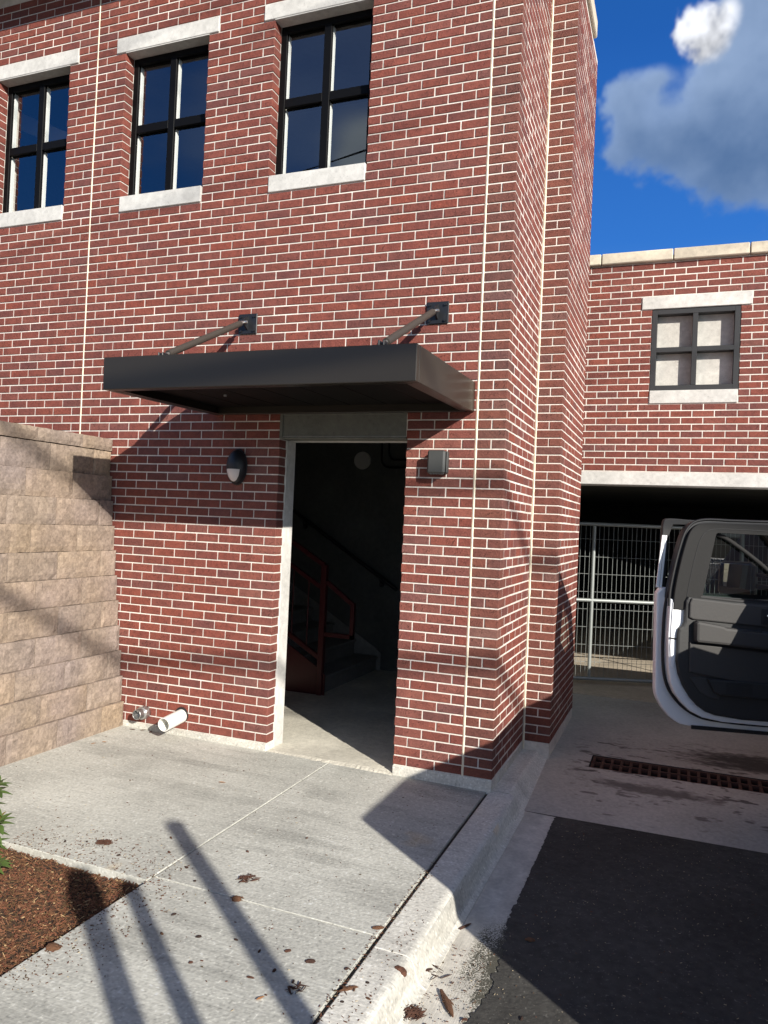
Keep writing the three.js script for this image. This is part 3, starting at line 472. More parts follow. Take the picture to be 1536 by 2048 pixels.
// pipes out of the wall foot
{
  const t = thing('plastic_pipe', 'short white plastic pipe sticking out at the brick wall foot', 'pipe', [-2.5, .108, 0]), L = .225, ro = .053, ri = .045;
  const g = new THREE.LatheGeometry([[ri, 0], [ro, 0], [ro, L - .002], [ro - .002, L], [ri, L], [ri, .0]].map(([a, b]) => new THREE.Vector2(a, b)), 40).rotateX(Math.PI / 2); part('tube', g, M.pvc, t).rotation.x = .09;
  part('inner_plug', new THREE.CylinderGeometry(ri, ri, .01, 30).rotateX(Math.PI / 2).translate(0, 0, .1), M.pvc, t).rotation.x = .09;
  part('wall_hole', new THREE.CylinderGeometry(.062, .062, .004, 30).rotateX(Math.PI / 2).translate(.002, .008, .0035), M.rubber, t);
  const k = thing('steel_fitting', 'galvanised threaded steel pipe fitting near the retaining wall foot', 'pipe fitting', [-2.845, .095, 0]);
  const lathe = (pts) => new THREE.LatheGeometry(pts.map(([a, b]) => new THREE.Vector2(a, b)), 32).rotateX(Math.PI / 2);
  part('collar', lathe([[.03, 0], [.05, 0], [.05, .02], [.046, .022], [.046, .045], [.05, .047], [.05, .058], [.03, .058]]), M.steel, k);
  part('threaded_nipple', lathe([[.028, .0], [.04, .058], [.04, .062], ...Array.from({ length: 12 }, (_, i) => [i % 2 ? .037 : .0405, .064 + i * .004]), [.04, .112], [.033, .114], [.033, .0]]), M.steel, k);
  part('hex_ring', new THREE.CylinderGeometry(.054, .054, .018, 6).rotateX(Math.PI / 2).translate(0, 0, .034), M.steel, k);
}

// ---------------------------------------------------------------- low garage wing
const wing = thing('garage_wing', 'low red brick garage wing with a boarded four-part window over a wide opening', 'building', [0, 0, 0]);
{
  const XR = 9, wx = .782, wy0 = YB + 12 * c, wy1 = YB + 24 * c, N = V(0, 0, 1), U = V(1, 0, 0), O = V(0, 0, ZW), ms = new Masonry();
  const holes = [[wx, wx + 4 * u, YB + 10 * c, wy1], [wx - u / 2, wx + 4.5 * u, wy1, wy1 + 2 * c]];
  const s = new THREE.Shape(); s.moveTo(-1.5, YB - .004); s.lineTo(XR, YB - .004); s.lineTo(XR, YB + 31 * c); s.lineTo(-1.5, YB + 31 * c);
  const p = new THREE.Path(); p.moveTo(wx - .004, wy0 - .01); p.lineTo(wx - .004, wy1 + .01); p.lineTo(wx + 4 * u + .004, wy1 + .01); p.lineTo(wx + 4 * u + .004, wy0 - .01); s.holes.push(p);
  const core = new THREE.ExtrudeGeometry(s, { depth: .2735, bevelEnabled: false }); core.translate(0, 0, ZW - .277); const wall = part('wall', metricUV(core), M.mortar, wing);
  for (let r = 0; r < 31; r++) rowOf(ms, O, U, N, r, -.04, XR, (r % 2 ? 0 : 0) + wx - 3 * u, holes, YB, .1);
  ms.build(wall, 290);
  for (let i = -1; i < 13; i++) { const a = .272 + i * .69; part('coping_stone', cbox(a + .004, a + .686, YB + 31 * c + .008, YB + 31 * c + .118, ZW - .34, ZW + .045, .008, i * .37, i * .21), M.cream, wing); }
  part('coping_bed', cbox(-.1, XR, YB + 31 * c + .001, YB + 31 * c + .07, ZW - .27, ZW - .01, .002), M.mortar, wing);
  for (const [i, b0, b1] of [[0, -1.5, -.006], [1, 0, 2.994], [2, 3, 5.994], [3, 6, 9]]) part('beam', cbox(b0, b1, YB - .137, YB - .006, ZW - .29, ZW + .006, .005, i * .7, .2), M.caststone, wing);
  // blind window
  const a = wx + .002, b = wx + 4 * u - .002, mx = (a + b) / 2, my = (wy0 + wy1) / 2, f = .05, z0 = ZW - .135, z1 = ZW - .004;
  const win = part('window', plain([cbox(a, a + f, wy0, wy1, z0, z1, .002), cbox(b - f, b, wy0, wy1, z0, z1, .002), cbox(a + f, b - f, wy0, wy0 + f, z0, z1, .002), cbox(a + f, b - f, wy1 - f, wy1, z0, z1, .002), cbox(mx - .024, mx + .024, wy0 + f, wy1 - f, z0, z1 + .001, .002), cbox(a + f, mx - .024, my - .024, my + .024, z0, z1, .002), cbox(mx + .024, b - f, my - .024, my + .024, z0, z1, .002)]), std({ color: lin(.028, .028, .029), roughness: .5 }), wing);
  const pm = std({ color: lin(.72, .70, .655), map: concMap, bumpMap: concBump, bumpScale: .002, roughness: .9 });
  for (const [x0, x1] of [[a + f, mx - .024], [mx + .024, b - f]]) for (const [y0, y1] of [[wy0 + f, my - .024], [my + .024, wy1 - f]]) part('panel', cbox(x0, x1, y0, y1, ZW - .13, ZW - .104, .001, x0 * 5, y0 * 3), pm, win);
  part('lintel', cbox(wx - u / 2 + .004, wx + 4.5 * u - .004, wy1 + .003, wy1 + 2 * c - .005, ZW - .1, ZW + .012, .004, .9, .3), M.caststone, win);
  part('sill', cbox(wx + .003, wx + 4 * u - .003, wy0 - 2 * c + .004, wy0 - .002, ZW - .12, ZW + .012, .004, .2, .6), M.caststone, win);
  // garage behind the opening
  part('floor', metricUV(cbox(-1.5, XR, -.3, -.055, -17, -3.455, .002)), std({ color: lin(.66, .57, .45), map: concMap, roughness: .9 }), wing);
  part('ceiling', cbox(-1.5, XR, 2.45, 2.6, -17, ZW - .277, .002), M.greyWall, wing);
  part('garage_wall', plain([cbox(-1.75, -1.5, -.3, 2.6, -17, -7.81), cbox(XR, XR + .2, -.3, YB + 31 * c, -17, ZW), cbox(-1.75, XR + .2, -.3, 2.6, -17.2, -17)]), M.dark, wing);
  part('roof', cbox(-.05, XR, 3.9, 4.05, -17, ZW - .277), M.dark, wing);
}
// trench drain grate
{
  const t = thing('drain_grate', 'rusty iron trench drain grate set in the concrete apron', 'drain grate', [DRX, -.13, (DR0 + DR1) / 2]), y = (z) => apronY(z + (DR0 + DR1) / 2) + .13 - .004, hz = (DR1 - DR0) / 2 - .006;
  for (const z of [-hz + .012, 0, hz - .012]) part('long_bar', cbox(.006, 4.4, y(z) - .03, y(z) - .001, z - .011, z + .011, .002), M.iron, t);
  for (let i = 0; i < 62; i++) { const x = .02 + i * .0705, g = cbox(x - .011, x + .011, -.03, 0, -hz, hz, .002), p = g.attributes.position; for (let k = 0; k < p.count; k++) p.setY(k, p.getY(k) + y(p.getZ(k)) - .003); part('cross_bar', g, M.iron, t); }
}
// wire mesh gate inside the garage opening
{
  const zg = -3.96, t = thing('wire_gate', 'galvanised tube gate filled with welded wire mesh in the garage opening', 'gate', [.0, -.055, zg]); t.rotation.y = .34; const ct = Math.cos(.34), X = (x) => x / ct;
  const yT = 1.845, yM = .965, yBt = .065;
  part('top_rail', bar(V(-1.2, yT, 0), V(3.4, yT, 0), .021, 14), M.galv, t); part('middle_rail', bar(V(-1.2, yM, 0), V(3.4, yM, 0), .021, 14), M.galv, t); part('bottom_rail', bar(V(-1.2, yBt, 0), V(3.4, yBt, 0), .021, 14), M.galv, t);
  for (const x of [-1.2, X(.197), 1.9, 3.4]) part('post', bar(V(x, yBt + .02, .0), V(x, yT - .02, 0), .0205, 14), M.galv, t);
  const r = rng(8); for (let x = -1.17; x < 3.36; x += .0535) if (Math.abs(x - X(.197)) > .03) part('vertical_wire', bar(V(x + (r() - .5) * .006, yBt, -.024), V(x + (r() - .5) * .006, yT, -.024), .0023, 5), M.galv, t);
  for (let y = .25; y < yT - .05; y += .203) part('horizontal_wire', bar(V(-1.19, y + (r() - .5) * .006, -.029), V(3.38, y + (r() - .5) * .006, -.029), .0023, 5), M.galv, t);
}

// ---------------------------------------------------------------- retaining wall of split-face blocks
{
  const rw = thing('retaining_wall', 'tan split-face block retaining wall leaning back against the brick corner', 'retaining wall', [0, 0, 0]), r = rng(21), far = [], ZF = 6.4;
  const first = [.26, .40, .16, .43, .2, .4, .18, .42, .165, .44, .2], tones = [[.362, .285, .23], [.346, .278, .23], [.368, .288, .225], [.342, .278, .235], [.376, .296, .23], [.335, .270, .226]];
  const block = (xf, y0, y1, z0, z1, seed, cap) => {
    const gb = new GB(), nx = cap ? 12 : 10, ny = cap ? 3 : 5, tone = tones[(hash3(seed, 3, 1) * 6) | 0], P = [];
    for (let j = 0; j <= ny; j++) { P.push([]); for (let i = 0; i <= nx; i++) { const z = lerp(z1, z0, i / nx), y = lerp(y0, y1, j / ny), e = Math.min(i, nx - i, j, ny - j), d = e ? (fbm3(z * 16 + seed, y * 16, seed, 3) - .5) * .013 + .001 : -.007 + (hash3(i, j, seed) - .5) * .004; P[j].push(V(xf + d, y + (j && j < ny ? 0 : (hash3(i, j * 7, seed + 5) - .5) * .004), z)); } }
    const col = (v) => { const k = .9 + .2 * hash3((v.z * 40) | 0, (v.y * 40) | 0, 3), w = fbm3(v.z * 3, v.y * 3, 7, 3); return tone.map((q, i) => q * k * (1 + (w - .5) * [.25, .2, -.1][i])); };
    for (let j = 0; j < ny; j++) for (let i = 0; i < nx; i++) { const q = [P[j][i], P[j][i + 1], P[j + 1][i + 1], P[j + 1][i]]; gb.quad(...q, ...q.map((v) => [v.z + seed * .37, v.y + seed * .21]), col(q[0])); }
    const xb = xf - .3, ed = (a, b) => { const q = [V(xb, a.y, a.z), V(xb, b.y, b.z), b, a]; gb.quad(...q, ...q.map((v) => [v.x + v.z, v.y + v.x]), tone); };
    for (let i = 0; i < nx; i++) { ed(P[0][i + 1], P[0][i]); ed(P[ny][i], P[ny][i + 1]); } for (let j = 0; j < ny; j++) { ed(P[j][0], P[j + 1][0]); ed(P[j + 1][nx], P[j][nx]); }
    const g = gb.build(), p = g.attributes.position, cc = V(xf, (y0 + y1) / 2, (z0 + z1) / 2);
    if (z0 < 1.6) { g.translate(-cc.x, -cc.y, -cc.z); part(cap ? 'cap_stone' : 'block', g, M.block, rw).position.copy(cc); } else far.push(g);
  };
  let seed = 1;
  for (let k = 0; k < 11; k++) { let z = .006, L = first[k]; while (z < ZF) { block(-3.052 - .0252 * k, -.045 + k * .2035 + .0012, -.045 + (k + 1) * .2035 - .0012, z + .0028, z + L - .0028, seed++); z += L; L = .4572; } }
  { let z = .004, L = .34; while (z < ZF) { block(-3.052 - .0252 * 10 + .010, 2.199, 2.297, z + .0015, z + L - .0015, seed++, true); z += L; L = .4572; } }
  const m = part('far_blocks', mergeGeometries(far), M.block, rw); m.userData.kind = 'stuff';
  part('backing', cbox(-3.7, -3.34, -.25, 2.19, .01, ZF, .002), M.dark, rw);
  structure('bank', metricUV(cbox(-14, -3.62, -.3, 2.2, .02, 12, .05)), M.earth);
}

// ---------------------------------------------------------------- planting bed
const MX = -1.215, MZ = 2.05;
{
  const g = new THREE.PlaneGeometry(1.85, 4.34, 90, 200).rotateX(-Math.PI / 2).translate(MX - .925 + .003, 0, MZ + 2.17), p = g.attributes.position;
  for (let i = 0; i < p.count; i++) { const x = p.getX(i), z = p.getZ(i), e = Math.min(MX - x, z - MZ); p.setY(i, gy(x) - .034 + .03 * sstep(0, .5, e) + (fbm3(x * 9, z * 9, 1, 4) - .5) * .04); } g.computeVertexNormals();
  const m = tag(solo('mulch', metricUV(g), M.soil), 'reddish brown bark mulch filling the bed beside the pavement', 'mulch'); m.userData.kind = 'stuff';
  const chip = new THREE.BoxGeometry(1, 1, 1, 2, 1, 1), q = chip.attributes.position; for (let i = 0; i < q.count; i++) q.setXYZ(i, q.getX(i) * (1 - .25 * Math.abs(q.getZ(i))), q.getY(i) + .25 * (Math.abs(q.getX(i)) < .1 ? 1 : 0), q.getZ(i) * (Math.abs(q.getX(i)) > .3 ? .55 : 1)); chip.computeVertexNormals();
  const n = 26000, im = new THREE.InstancedMesh(chip, std({ color: lin(1, 1, 1), roughness: .95 }), n), r = rng(31), o = new THREE.Object3D(), cl = new THREE.Color();
  for (let i = 0; i < n; i++) {
    const x = MX - 1.85 * Math.pow(r(), 1.1), z = MZ + (i < 20000 ? 1.3 : 4.3) * r(), e = Math.min(MX - x, z - MZ), fib = r() < .8, L = fib ? .010 + .03 * r() : .007 + .012 * r();
    o.position.set(x, gy(x) - .03 + .03 * sstep(0, .5, e) + (fbm3(x * 9, z * 9, 1, 4) - .5) * .04 + .004 * r(), z); o.rotation.set((r() - .5) * 1.1, r() * 6.283, (r() - .5) * 1.1); o.scale.set(L, fib ? .002 : .004, fib ? .0012 + .003 * r() : .005 + .007 * r()); o.updateMatrix(); im.setMatrixAt(i, o.matrix);
    const t = r(); if (t < .05) cl.setRGB(.40, .26, .13); else if (t < .32) cl.setRGB(.16 + .05 * r(), .080, .040); else cl.setRGB(.085 + .06 * r(), .041 + .018 * r(), .022); im.setColorAt(i, cl);
  }
  im.name = 'bark_chips'; im.userData.kind = 'stuff'; im.castShadow = im.receiveShadow = true; tag(im, 'shredded brown bark chips lying thick over the planting bed', 'bark chips'); scene.add(im);
}
// shrub at the left edge
{
  const t = thing('shrub', 'young shrub with whorls of pointed green leaves at the left edge', 'shrub', [-2.0, -.08, 2.42]), r = rng(44), gb = { g: new GB(), y: new GB() };
  const leaf = (B, base, dir, up, L, Wd, col) => { const side = new THREE.Vector3().crossVectors(dir, up).normalize(), n = 6, rows = []; for (let i = 0; i <= n; i++) { const f = i / n, w = Wd * Math.sin(Math.PI * Math.pow(f, .8)) * (1 - f * .15) + .0008, cen = base.clone().addScaledVector(dir, L * f).addScaledVector(up, -L * .22 * f * f); rows.push([cen.clone().addScaledVector(side, -w).addScaledVector(up, w * .35), cen, cen.clone().addScaledVector(side, w).addScaledVector(up, w * .35)]); } for (let i = 0; i < n; i++) for (let k = 0; k < 2; k++) { const q = [rows[i][k], rows[i][k + 1], rows[i + 1][k + 1], rows[i + 1][k]]; B.quad(...q, ...q.map(() => [0, 0]), k ? col : col.map((v) => v * .88)); } };
  const stems = [], leaves = [];
  const tips = [[.155, .47, -.06], [.165, .30, -.07], [.15, .20, -.045], [.17, .10, -.06], [.05, .55, .05], [-.1, .5, .1], [.0, .42, -.12], [-.12, .36, -.1], [.1, .4, .2], [-.2, .3, .1], [-.05, .28, .22], [.02, .62, -.02]];
  for (const [x, y, z] of tips) {
    const tip = V(x, y, z), mid = V(x * .6, y * .55, z * .6); stems.push(new THREE.TubeGeometry(new THREE.CatmullRomCurve3([V(x * .1, -.04, z * .1), mid, tip]), 10, .004, 6));
    const whorl = (P, n, L, tilt, yel) => { const a0 = r() * 6.28; for (let i = 0; i < n; i++) { const a = a0 + i / n * 6.283 + (r() - .5) * .4, tl = tilt + (r() - .5) * .35, d = V(Math.cos(a) * Math.cos(tl), Math.sin(tl), Math.sin(a) * Math.cos(tl)), up = V(-Math.cos(a) * Math.sin(tl), Math.cos(tl), -Math.sin(a) * Math.sin(tl)), k = .75 + .5 * r(); const B = new GB(); leaf(B, P, d, up, L * (.8 + .4 * r()), L * .23, yel ? [.22 * k, .17 * k, .035 * k] : [.085 * k, .135 * k, .034 * k]); leaves.push(B.build()); } };
    whorl(tip, 4, .045, .9, r() < .5); whorl(tip.clone().add(V(0, -.012, 0)), 6, .068, .35, false); whorl(lerpV(tip, mid, .22), 6, .09, .05, false); whorl(lerpV(tip, mid, .5), 5, .085, -.1, false); whorl(mid, 5, .08, -.1, r() < .2);
  }
  function lerpV(a, b, k) { return a.clone().lerp(b, k); }
  part('stem', plain(stems), M.stem, t); for (const g of leaves) { g.computeVertexNormals(); part('leaf', g, M.leaf, t); }
}

// ---------------------------------------------------------------- bits of bark and leaves lying about
{
  const r = rng(91), groundAt = (x, z) => (x < -.034 ? gy(x) : x < .12 ? -.08 : x < .2 ? lerp(-.082, -.195, (x - .12) / .08) : z < -.1 ? apronY(z) : -.2);
  const barkM = [lin(.11, .045, .026), lin(.075, .034, .022), lin(.15, .07, .035), lin(.05, .028, .02)].map((q) => std({ color: q, roughness: .95, bumpMap: blockBump, bumpScale: .004 }));
  const leafM = std({ color: lin(.44, .21, .085), roughness: .8, side: THREE.DoubleSide });
  const lump = (L, W, H, s) => { const g = new THREE.IcosahedronGeometry(1, 2), p = g.attributes.position; for (let i = 0; i < p.count; i++) { const x = p.getX(i), y = p.getY(i), z = p.getZ(i), k = .62 + .75 * fbm3(x * 1.7 + s, y * 1.7, z * 1.7 + s, 3); p.setXYZ(i, x * L * k, Math.max(-.2, y) * H * k, z * W * k); } g.computeVertexNormals(); return g; };
  const splinters = (R, n, s) => {
    const q = rng(s * 7 + 1), gs = [];
    for (let i = 0; i < n * 1.5; i++) {
      const big = q() < .10, L = R * (big ? .2 + .2 * q() : .10 + .28 * q()), W = L * (big ? .2 : .07) + .0007, g = lump(L, W, W * .5 + .0008, i + s * 3), d = R * .75 * Math.pow(q(), .8), a = q() * 6.283;
      g.rotateZ((q() - .5) * .5); g.rotateY(q() * 6.283); g.translate(Math.cos(a) * d, .002 + (1 - d / R) * R * .22 * q(), Math.sin(a) * d * .8); gs.push(g);
    }
    return plain(gs);
  };
  const put = (name, geo, mat, x, z, a, label, cat, group) => { const m = solo(name, geo, mat, label, cat, group); m.position.set(x, groundAt(x, z) + .002, z); m.rotation.y = a; return m; };
  put('bark_clump', splinters(.055, 90, 1), barkM[0], -1.66, 1.82, .3, 'heap of reddish shredded bark on the pavement beside the mulch bed', 'bark clump');
  put('bark_tangle', splinters(.07, 34, 2), barkM[0], -.79, 1.82, .7, 'spidery reddish bark tangle in the middle of the pavement', 'bark tangle');
  put('bark_clump', plain([lump(.024, .018, .016, 5), splinters(.04, 10, 5)]), barkM[2], -.73, 2.012, .2, 'small brown bark clump lying on the pavement cross joint', 'bark clump');
  put('bark_clump', plain([lump(.03, .02, .016, 6), splinters(.04, 30, 6)]), barkM[2], -1.165, 2.68, .2, 'shredded bark pile beside the mulch bed front edge', 'bark clump');
  put('bark_tangle', splinters(.09, 80, 3), barkM[0], .20, 2.265, .5, 'large root-like bark tangle in the gutter at the picture bottom', 'bark tangle');
  put('bark_strip', plain([lump(.085, .014, .013, 4), splinters(.05, 8, 44)]), barkM[2], .325, 2.13, -1.0, 'long split bark strip by the asphalt edge', 'bark strip');
  put('bark_chunk', lump(.034, .03, .024, 7), barkM[0], .134, 2.18, .4, 'rough brown bark chunk at the foot of the kerb', 'bark chunk');
  put('bark_strip', lump(.05, .007, .007, 8), barkM[1], .235, 1.54, 1.1, 'dark twig piece in the gutter near the shadow edge', 'twig');
  put('bark_tangle', splinters(.10, 9, 9), barkM[1], .21, 1.97, 1.0, 'thin dark root-like twigs in the gutter above the bark chunk', 'twig');
  put('bark_tangle', splinters(.05, 14, 19), barkM[1], -.165, 2.49, 1.0, 'small dark root scrap on the near slab beside the kerb joint', 'twig');
  put('bark_chip', lump(.021, .014, .006, 10), barkM[1], -.203, 2.30, .4, 'largest oval brown chip on the pavement near the kerb', 'bark chip');
  put('bark_chip', lump(.015, .010, .005, 12), barkM[0], -.318, 2.275, .9, 'oval brown chip on the pavement just left of the largest one', 'bark chip');
  put('bark_chip', lump(.024, .016, .007, 11), barkM[2], .544, 1.511, .4, 'single bark chip lying on shaded asphalt', 'bark chip');
  put('bark_strip', plain([lump(.04, .01, .008, 13), splinters(.05, 8, 23)]), barkM[2], .01, 2.40, .8, 'split bark piece on the kerb top beside the open joint', 'bark strip');
  put('bark_strip', lump(.03, .012, .008, 14), barkM[2], -.05, 1.94, .6, 'reddish bark piece bridging the open joint at the kerb', 'bark strip');
  const lf = (L) => { const s = new THREE.Shape(); s.moveTo(-L, 0); s.quadraticCurveTo(-L * .2, L * .62, L, 0); s.quadraticCurveTo(-L * .2, -L * .5, -L, 0); const g = new THREE.ShapeGeometry(s, 6).rotateX(-Math.PI / 2), p = g.attributes.position; for (let i = 0; i < p.count; i++) p.setY(i, .004 + Math.abs(p.getZ(i)) * .35 + p.getX(i) ** 2 * 3); g.computeVertexNormals(); return g; };
  put('dry_leaf', lf(.026), leafM, -1.63, .745, .3, 'dry orange leaf lying alone on the far pavement slab', 'leaf');
  put('dry_leaf', lf(.020), leafM, -.257, 2.60, 1.1, 'dry orange leaf on the near pavement slab', 'leaf');
  [[-2.9, .08, .2], [-2.82, .05, .9], [-2.74, .06, 2]].forEach(([x, z, a]) => put('dry_leaf', lf(.028), barkM[0], x, z, a, 'curled brown leaf at the brick wall foot beside the retaining wall', 'leaf', 'leaves in the wall corner'));
  [[-2.86, .45, .2], [-2.9, .52, 1.2]].forEach(([x, z, a]) => put('dry_leaf', lf(.022), leafM, x, z, a, 'yellow leaf scrap along the retaining wall foot', 'leaf', 'leaf scraps by the retaining wall'));
  const chips = [[-.42, 2.33], [-.30, 2.42], [-.36, 2.5], [-.2, 2.45], [-.55, 2.3], [-.9, 2.25], [-1.0, 1.95], [-1.12, 1.85], [-1.3, 1.75], [-.85, 2.4], [-.7, 2.35], [-.62, 2.52], [-1.5, 1.9], [-1.75, 1.85], [-1.85, 1.9], [-1.95, 1.93], [-1.4, 1.6], [-.95, 1.55], [-.75, 1.25], [-.05, 2.28], [.06, 2.33], [.1, 2.42], [.02, 2.48], [.42, 2.2], [.5, 2.5], [.62, 2.1]];
  for (const [x, z] of chips) put('bark_chip', lump(.007 + .008 * r(), .005 + .004 * r(), .003 + .003 * r(), 20 + x * 9), barkM[(r() * 4) | 0], x, z, r() * 6, 'small dark bark chip scattered on the concrete near the planting bed', 'bark chip', 'bark chips scattered on the concrete');
  // crumbs nobody could count
  const n = 3000, im = new THREE.InstancedMesh(new THREE.BoxGeometry(1, 1, 1), std({ color: lin(1, 1, 1), roughness: .95 }), n), o = new THREE.Object3D(), cl = new THREE.Color(), gs = () => (r() + r() + r() - 1.5) / 1.5;
  for (let i = 0; i < n; i++) {
    let x, z; const t = r();
    if (t < .33) { const e = r(); if (e < .55) { x = MX - 1.0 * r() + .1; z = MZ - Math.abs(gs()) * .5; } else { x = MX + Math.abs(gs()) * .4; z = MZ + .9 * r(); } } else if (t < .45) { x = -.02 + gs() * .05; z = 1.2 + 1.5 * r(); } else if (t < .62) { x = .05 + .38 * r(); z = 1.7 + 1.1 * r(); } else if (t < .88) { x = .45 + 1.6 * r(); z = .0 + 2.7 * r(); } else { x = -3 + 3 * r(); z = .1 + 2.6 * r(); if (x < MX && z > MZ) x += 1.9; }
    const pale = x > .45 ? r() < .7 : r() < .12; o.position.set(x, groundAt(x, z) + .0025, z); o.rotation.set((r() - .5) * .3, r() * 6.28, (r() - .5) * .3); const L = .003 + .013 * r() * r(); o.scale.set(L, .0018, pale ? .0012 : .0012 + L * .4 * r()); o.updateMatrix(); im.setMatrixAt(i, o.matrix);
    if (pale) cl.setRGB(.42, .34, .22); else cl.setRGB(.07 + .06 * r(), .035 + .015 * r(), .02); im.setColorAt(i, cl);
  }
  im.name = 'bark_litter'; im.userData.kind = 'stuff'; im.castShadow = im.receiveShadow = true; tag(im, 'scattered bark crumbs and straw on the pavement, kerb and asphalt', 'litter'); scene.add(im);
}

// ---------------------------------------------------------------- white work truck with its door open
{
  const B = V(3.05, -.202, 1.0), tk = thing('work_truck', 'white work truck with its dark-trimmed driver door swung wide open', 'truck', [B.x, B.y, B.z]);
  const add = (name, geo, mat, parent = tk) => { geo.translate(-B.x, -B.y, -B.z); return part(name, geo, mat, parent); };
  const box = (...a) => cbox(...a);
  const XL = 2.06, XRt = 4.04;
  // cab: lower body, greenhouse, hood
  const hull = (pts, round = .05) => { const out = []; for (const [x, y, z] of pts) for (let i = 0; i < 14; i++) { const q = i / 14 * 6.283; for (const e of [-.7, 0, .7]) out.push(V(x + Math.cos(q) * Math.cos(e) * round, y + Math.sin(e) * round * 1.3, z + Math.sin(q) * Math.cos(e) * round)); } return new ConvexGeometry(out); };
  const side = (x0, x1) => [[x0, .38, -.9], [x1, .38, -.9], [x0, .38, .5], [x1, .38, .5]];
  const lower = hull([[XL + .06, .36, -.86], [XRt - .06, .36, -.86], [XL + .06, .36, .17], [XRt - .06, .36, .17], [XL + .07, 1.18, -.86], [XRt - .07, 1.18, -.86], [XL + .07, 1.18, .15], [XRt - .07, 1.18, .15]], .05);
  add('cab', lower, M.whitePaint); const green = hull([[XL + .12, 1.2, -.86], [XRt - .12, 1.2, -.86], [XL + .1, 1.2, .12], [XRt - .1, 1.2, .12], [2.32, 1.77, -.45], [3.78, 1.77, -.45], [2.30, 1.74, -.16], [3.8, 1.74, -.16], [XL + .16, 1.5, -.04], [XRt - .16, 1.5, -.04]], .06);
  add('cab_roof', green, M.whitePaint);
  add('hood', hull([[XL + .1, .45, -.9], [XRt - .1, .45, -.9], [XL + .12, 1.14, -.9], [XRt - .12, 1.14, -.9], [XL + .12, .45, -3.3], [XRt - .12, .45, -3.3], [XL + .16, 1.2, -3.28], [XRt - .16, 1.2, -3.28]], .06), M.whitePaint);
  add('windscreen', new ConvexGeometry([V(2.26, 1.22, -.93), V(3.84, 1.22, -.93), V(2.4, 1.76, -.535), V(3.7, 1.76, -.535), V(2.26, 1.22, -.9), V(3.84, 1.22, -.9)]), M.darkGlass);
  add('rear_window', box(2.5, 3.6, 1.26, 1.42, .06, .1, .01), M.darkGlass);
  add('door_opening', box(XL - .004, XL + .03, .45, 1.2, -.78, .08, .04), M.rubber); add('side_opening', new ConvexGeometry([V(2.10, 1.2, -.72), V(2.10, 1.2, 0), V(2.24, 1.7, -.42), V(2.24, 1.7, -.2), V(2.14, 1.2, -.72), V(2.14, 1.2, 0)]), M.rubber);
  add('front_bumper', box(XL + .06, XRt - .06, .2, .45, -3.5, -3.32, .04), M.chrome); add('grille', box(XL + .45, XRt - .45, .55, .95, -3.40, -3.35, .02), M.trim);
  for (const x of [XL + .17, XRt - .47]) add('headlight', box(x, x + .3, .7, .95, -3.395, -3.34, .03), M.carGlass);
  // service body
  add('service_body', plain([box(XL + .06, XL + .5, .42, 1.47, .28, 3.12, .02), box(XRt - .5, XRt - .06, .42, 1.47, .28, 3.12, .02), box(XL + .5, XRt - .5, .5, .62, .28, 3.12, .01), box(XL + .5, XRt - .5, .62, 1.2, 3.06, 3.12, .01), box(XL + .5, XRt - .5, .62, 1.47, .28, .34, .01)]), M.whitePaint);
  for (const [a, b] of [[.34, 1.45], [2.5, 3.05]]) { const d = add('locker_door', box(XL + .045, XL + .059, .5, 1.4, a, b, .008), M.whitePaint); add('latch', box(XL + .03, XL + .045, .92, 1.0, (a + b) / 2 - .05, (a + b) / 2 + .05, .006), M.chrome, d); } add('locker_door', box(XL + .045, XL + .059, .95, 1.4, 1.5, 2.45, .008), M.whitePaint);
  for (const x of [XL + .1, XRt - .22]) add('tail_light', box(x, x + .12, .7, 1.0, 3.121, 3.14, .01), M.redLamp);
  add('rear_bumper', box(XL + .15, XRt - .15, .28, .42, 3.1, 3.3, .02), M.blackMetal);
  add('chassis', box(XL + .3, XRt - .3, .15, .4, -2.9, 3.05, .02), M.blackMetal);
  for (const [x, z] of [[XL + .14, -2.1], [XRt - .14, -2.1], [XL + .2, 2.0], [XRt - .2, 2.0]]) { const w = add('wheel', new THREE.TorusGeometry(.28, .12, 14, 40).scale(1, 1, 1.1).rotateY(Math.PI / 2).translate(x, .2, z), M.tyre); add('rim', new THREE.CylinderGeometry(.2, .2, .16, 24).rotateZ(Math.PI / 2).translate(x, .2, z), M.steel, w); }
  // the open door, built in its own plane: x from latch edge to hinge, y up, z towards the cabin side
  const door = new THREE.Group(); door.position.set(1.0 - B.x, -B.y, -.4 - B.z); door.rotation.y = .4014;
  const S = (pts) => { const s = new THREE.Shape(); pts.forEach(([x, y], i) => (i ? s.lineTo(x, y) : s.moveTo(x, y))); return s; };
  const smooth = (pts, n = 60, closed = true) => new THREE.CatmullRomCurve3(pts.map(([x, y]) => V(x, y, 0)), closed, 'centripetal').getPoints(n).map((v) => [v.x, v.y]);
  const ext = (pts, z0, z1, bev = .006, holePts) => { const s = S(pts); if (holePts) { const h = new THREE.Path(); holePts.forEach(([x, y], i) => (i ? h.lineTo(x, y) : h.moveTo(x, y))); s.holes.push(h); } const g = new THREE.ExtrudeGeometry(s, { depth: Math.max(.001, z1 - z0 - 2 * bev), bevelEnabled: bev > 0, bevelSize: bev, bevelThickness: bev, bevelOffset: -bev, bevelSegments: 2, curveSegments: 12 }); g.translate(0, 0, z0 + bev); return g; };
  const outer = [[1.1, .36], [.86, .337], [.5, .365], [.30, .387], [.255, .395], [.235, .399], [.2, .418], [.154, .451], [.105, .51], [.072, .565], [.058, .60], [.052, .635], [.047, .8], [.043, 1.01], [.038, 1.25], [.040, 1.30], [.066, 1.335], [.1, 1.34], [.1, 1.28], [1.1, 1.28]];
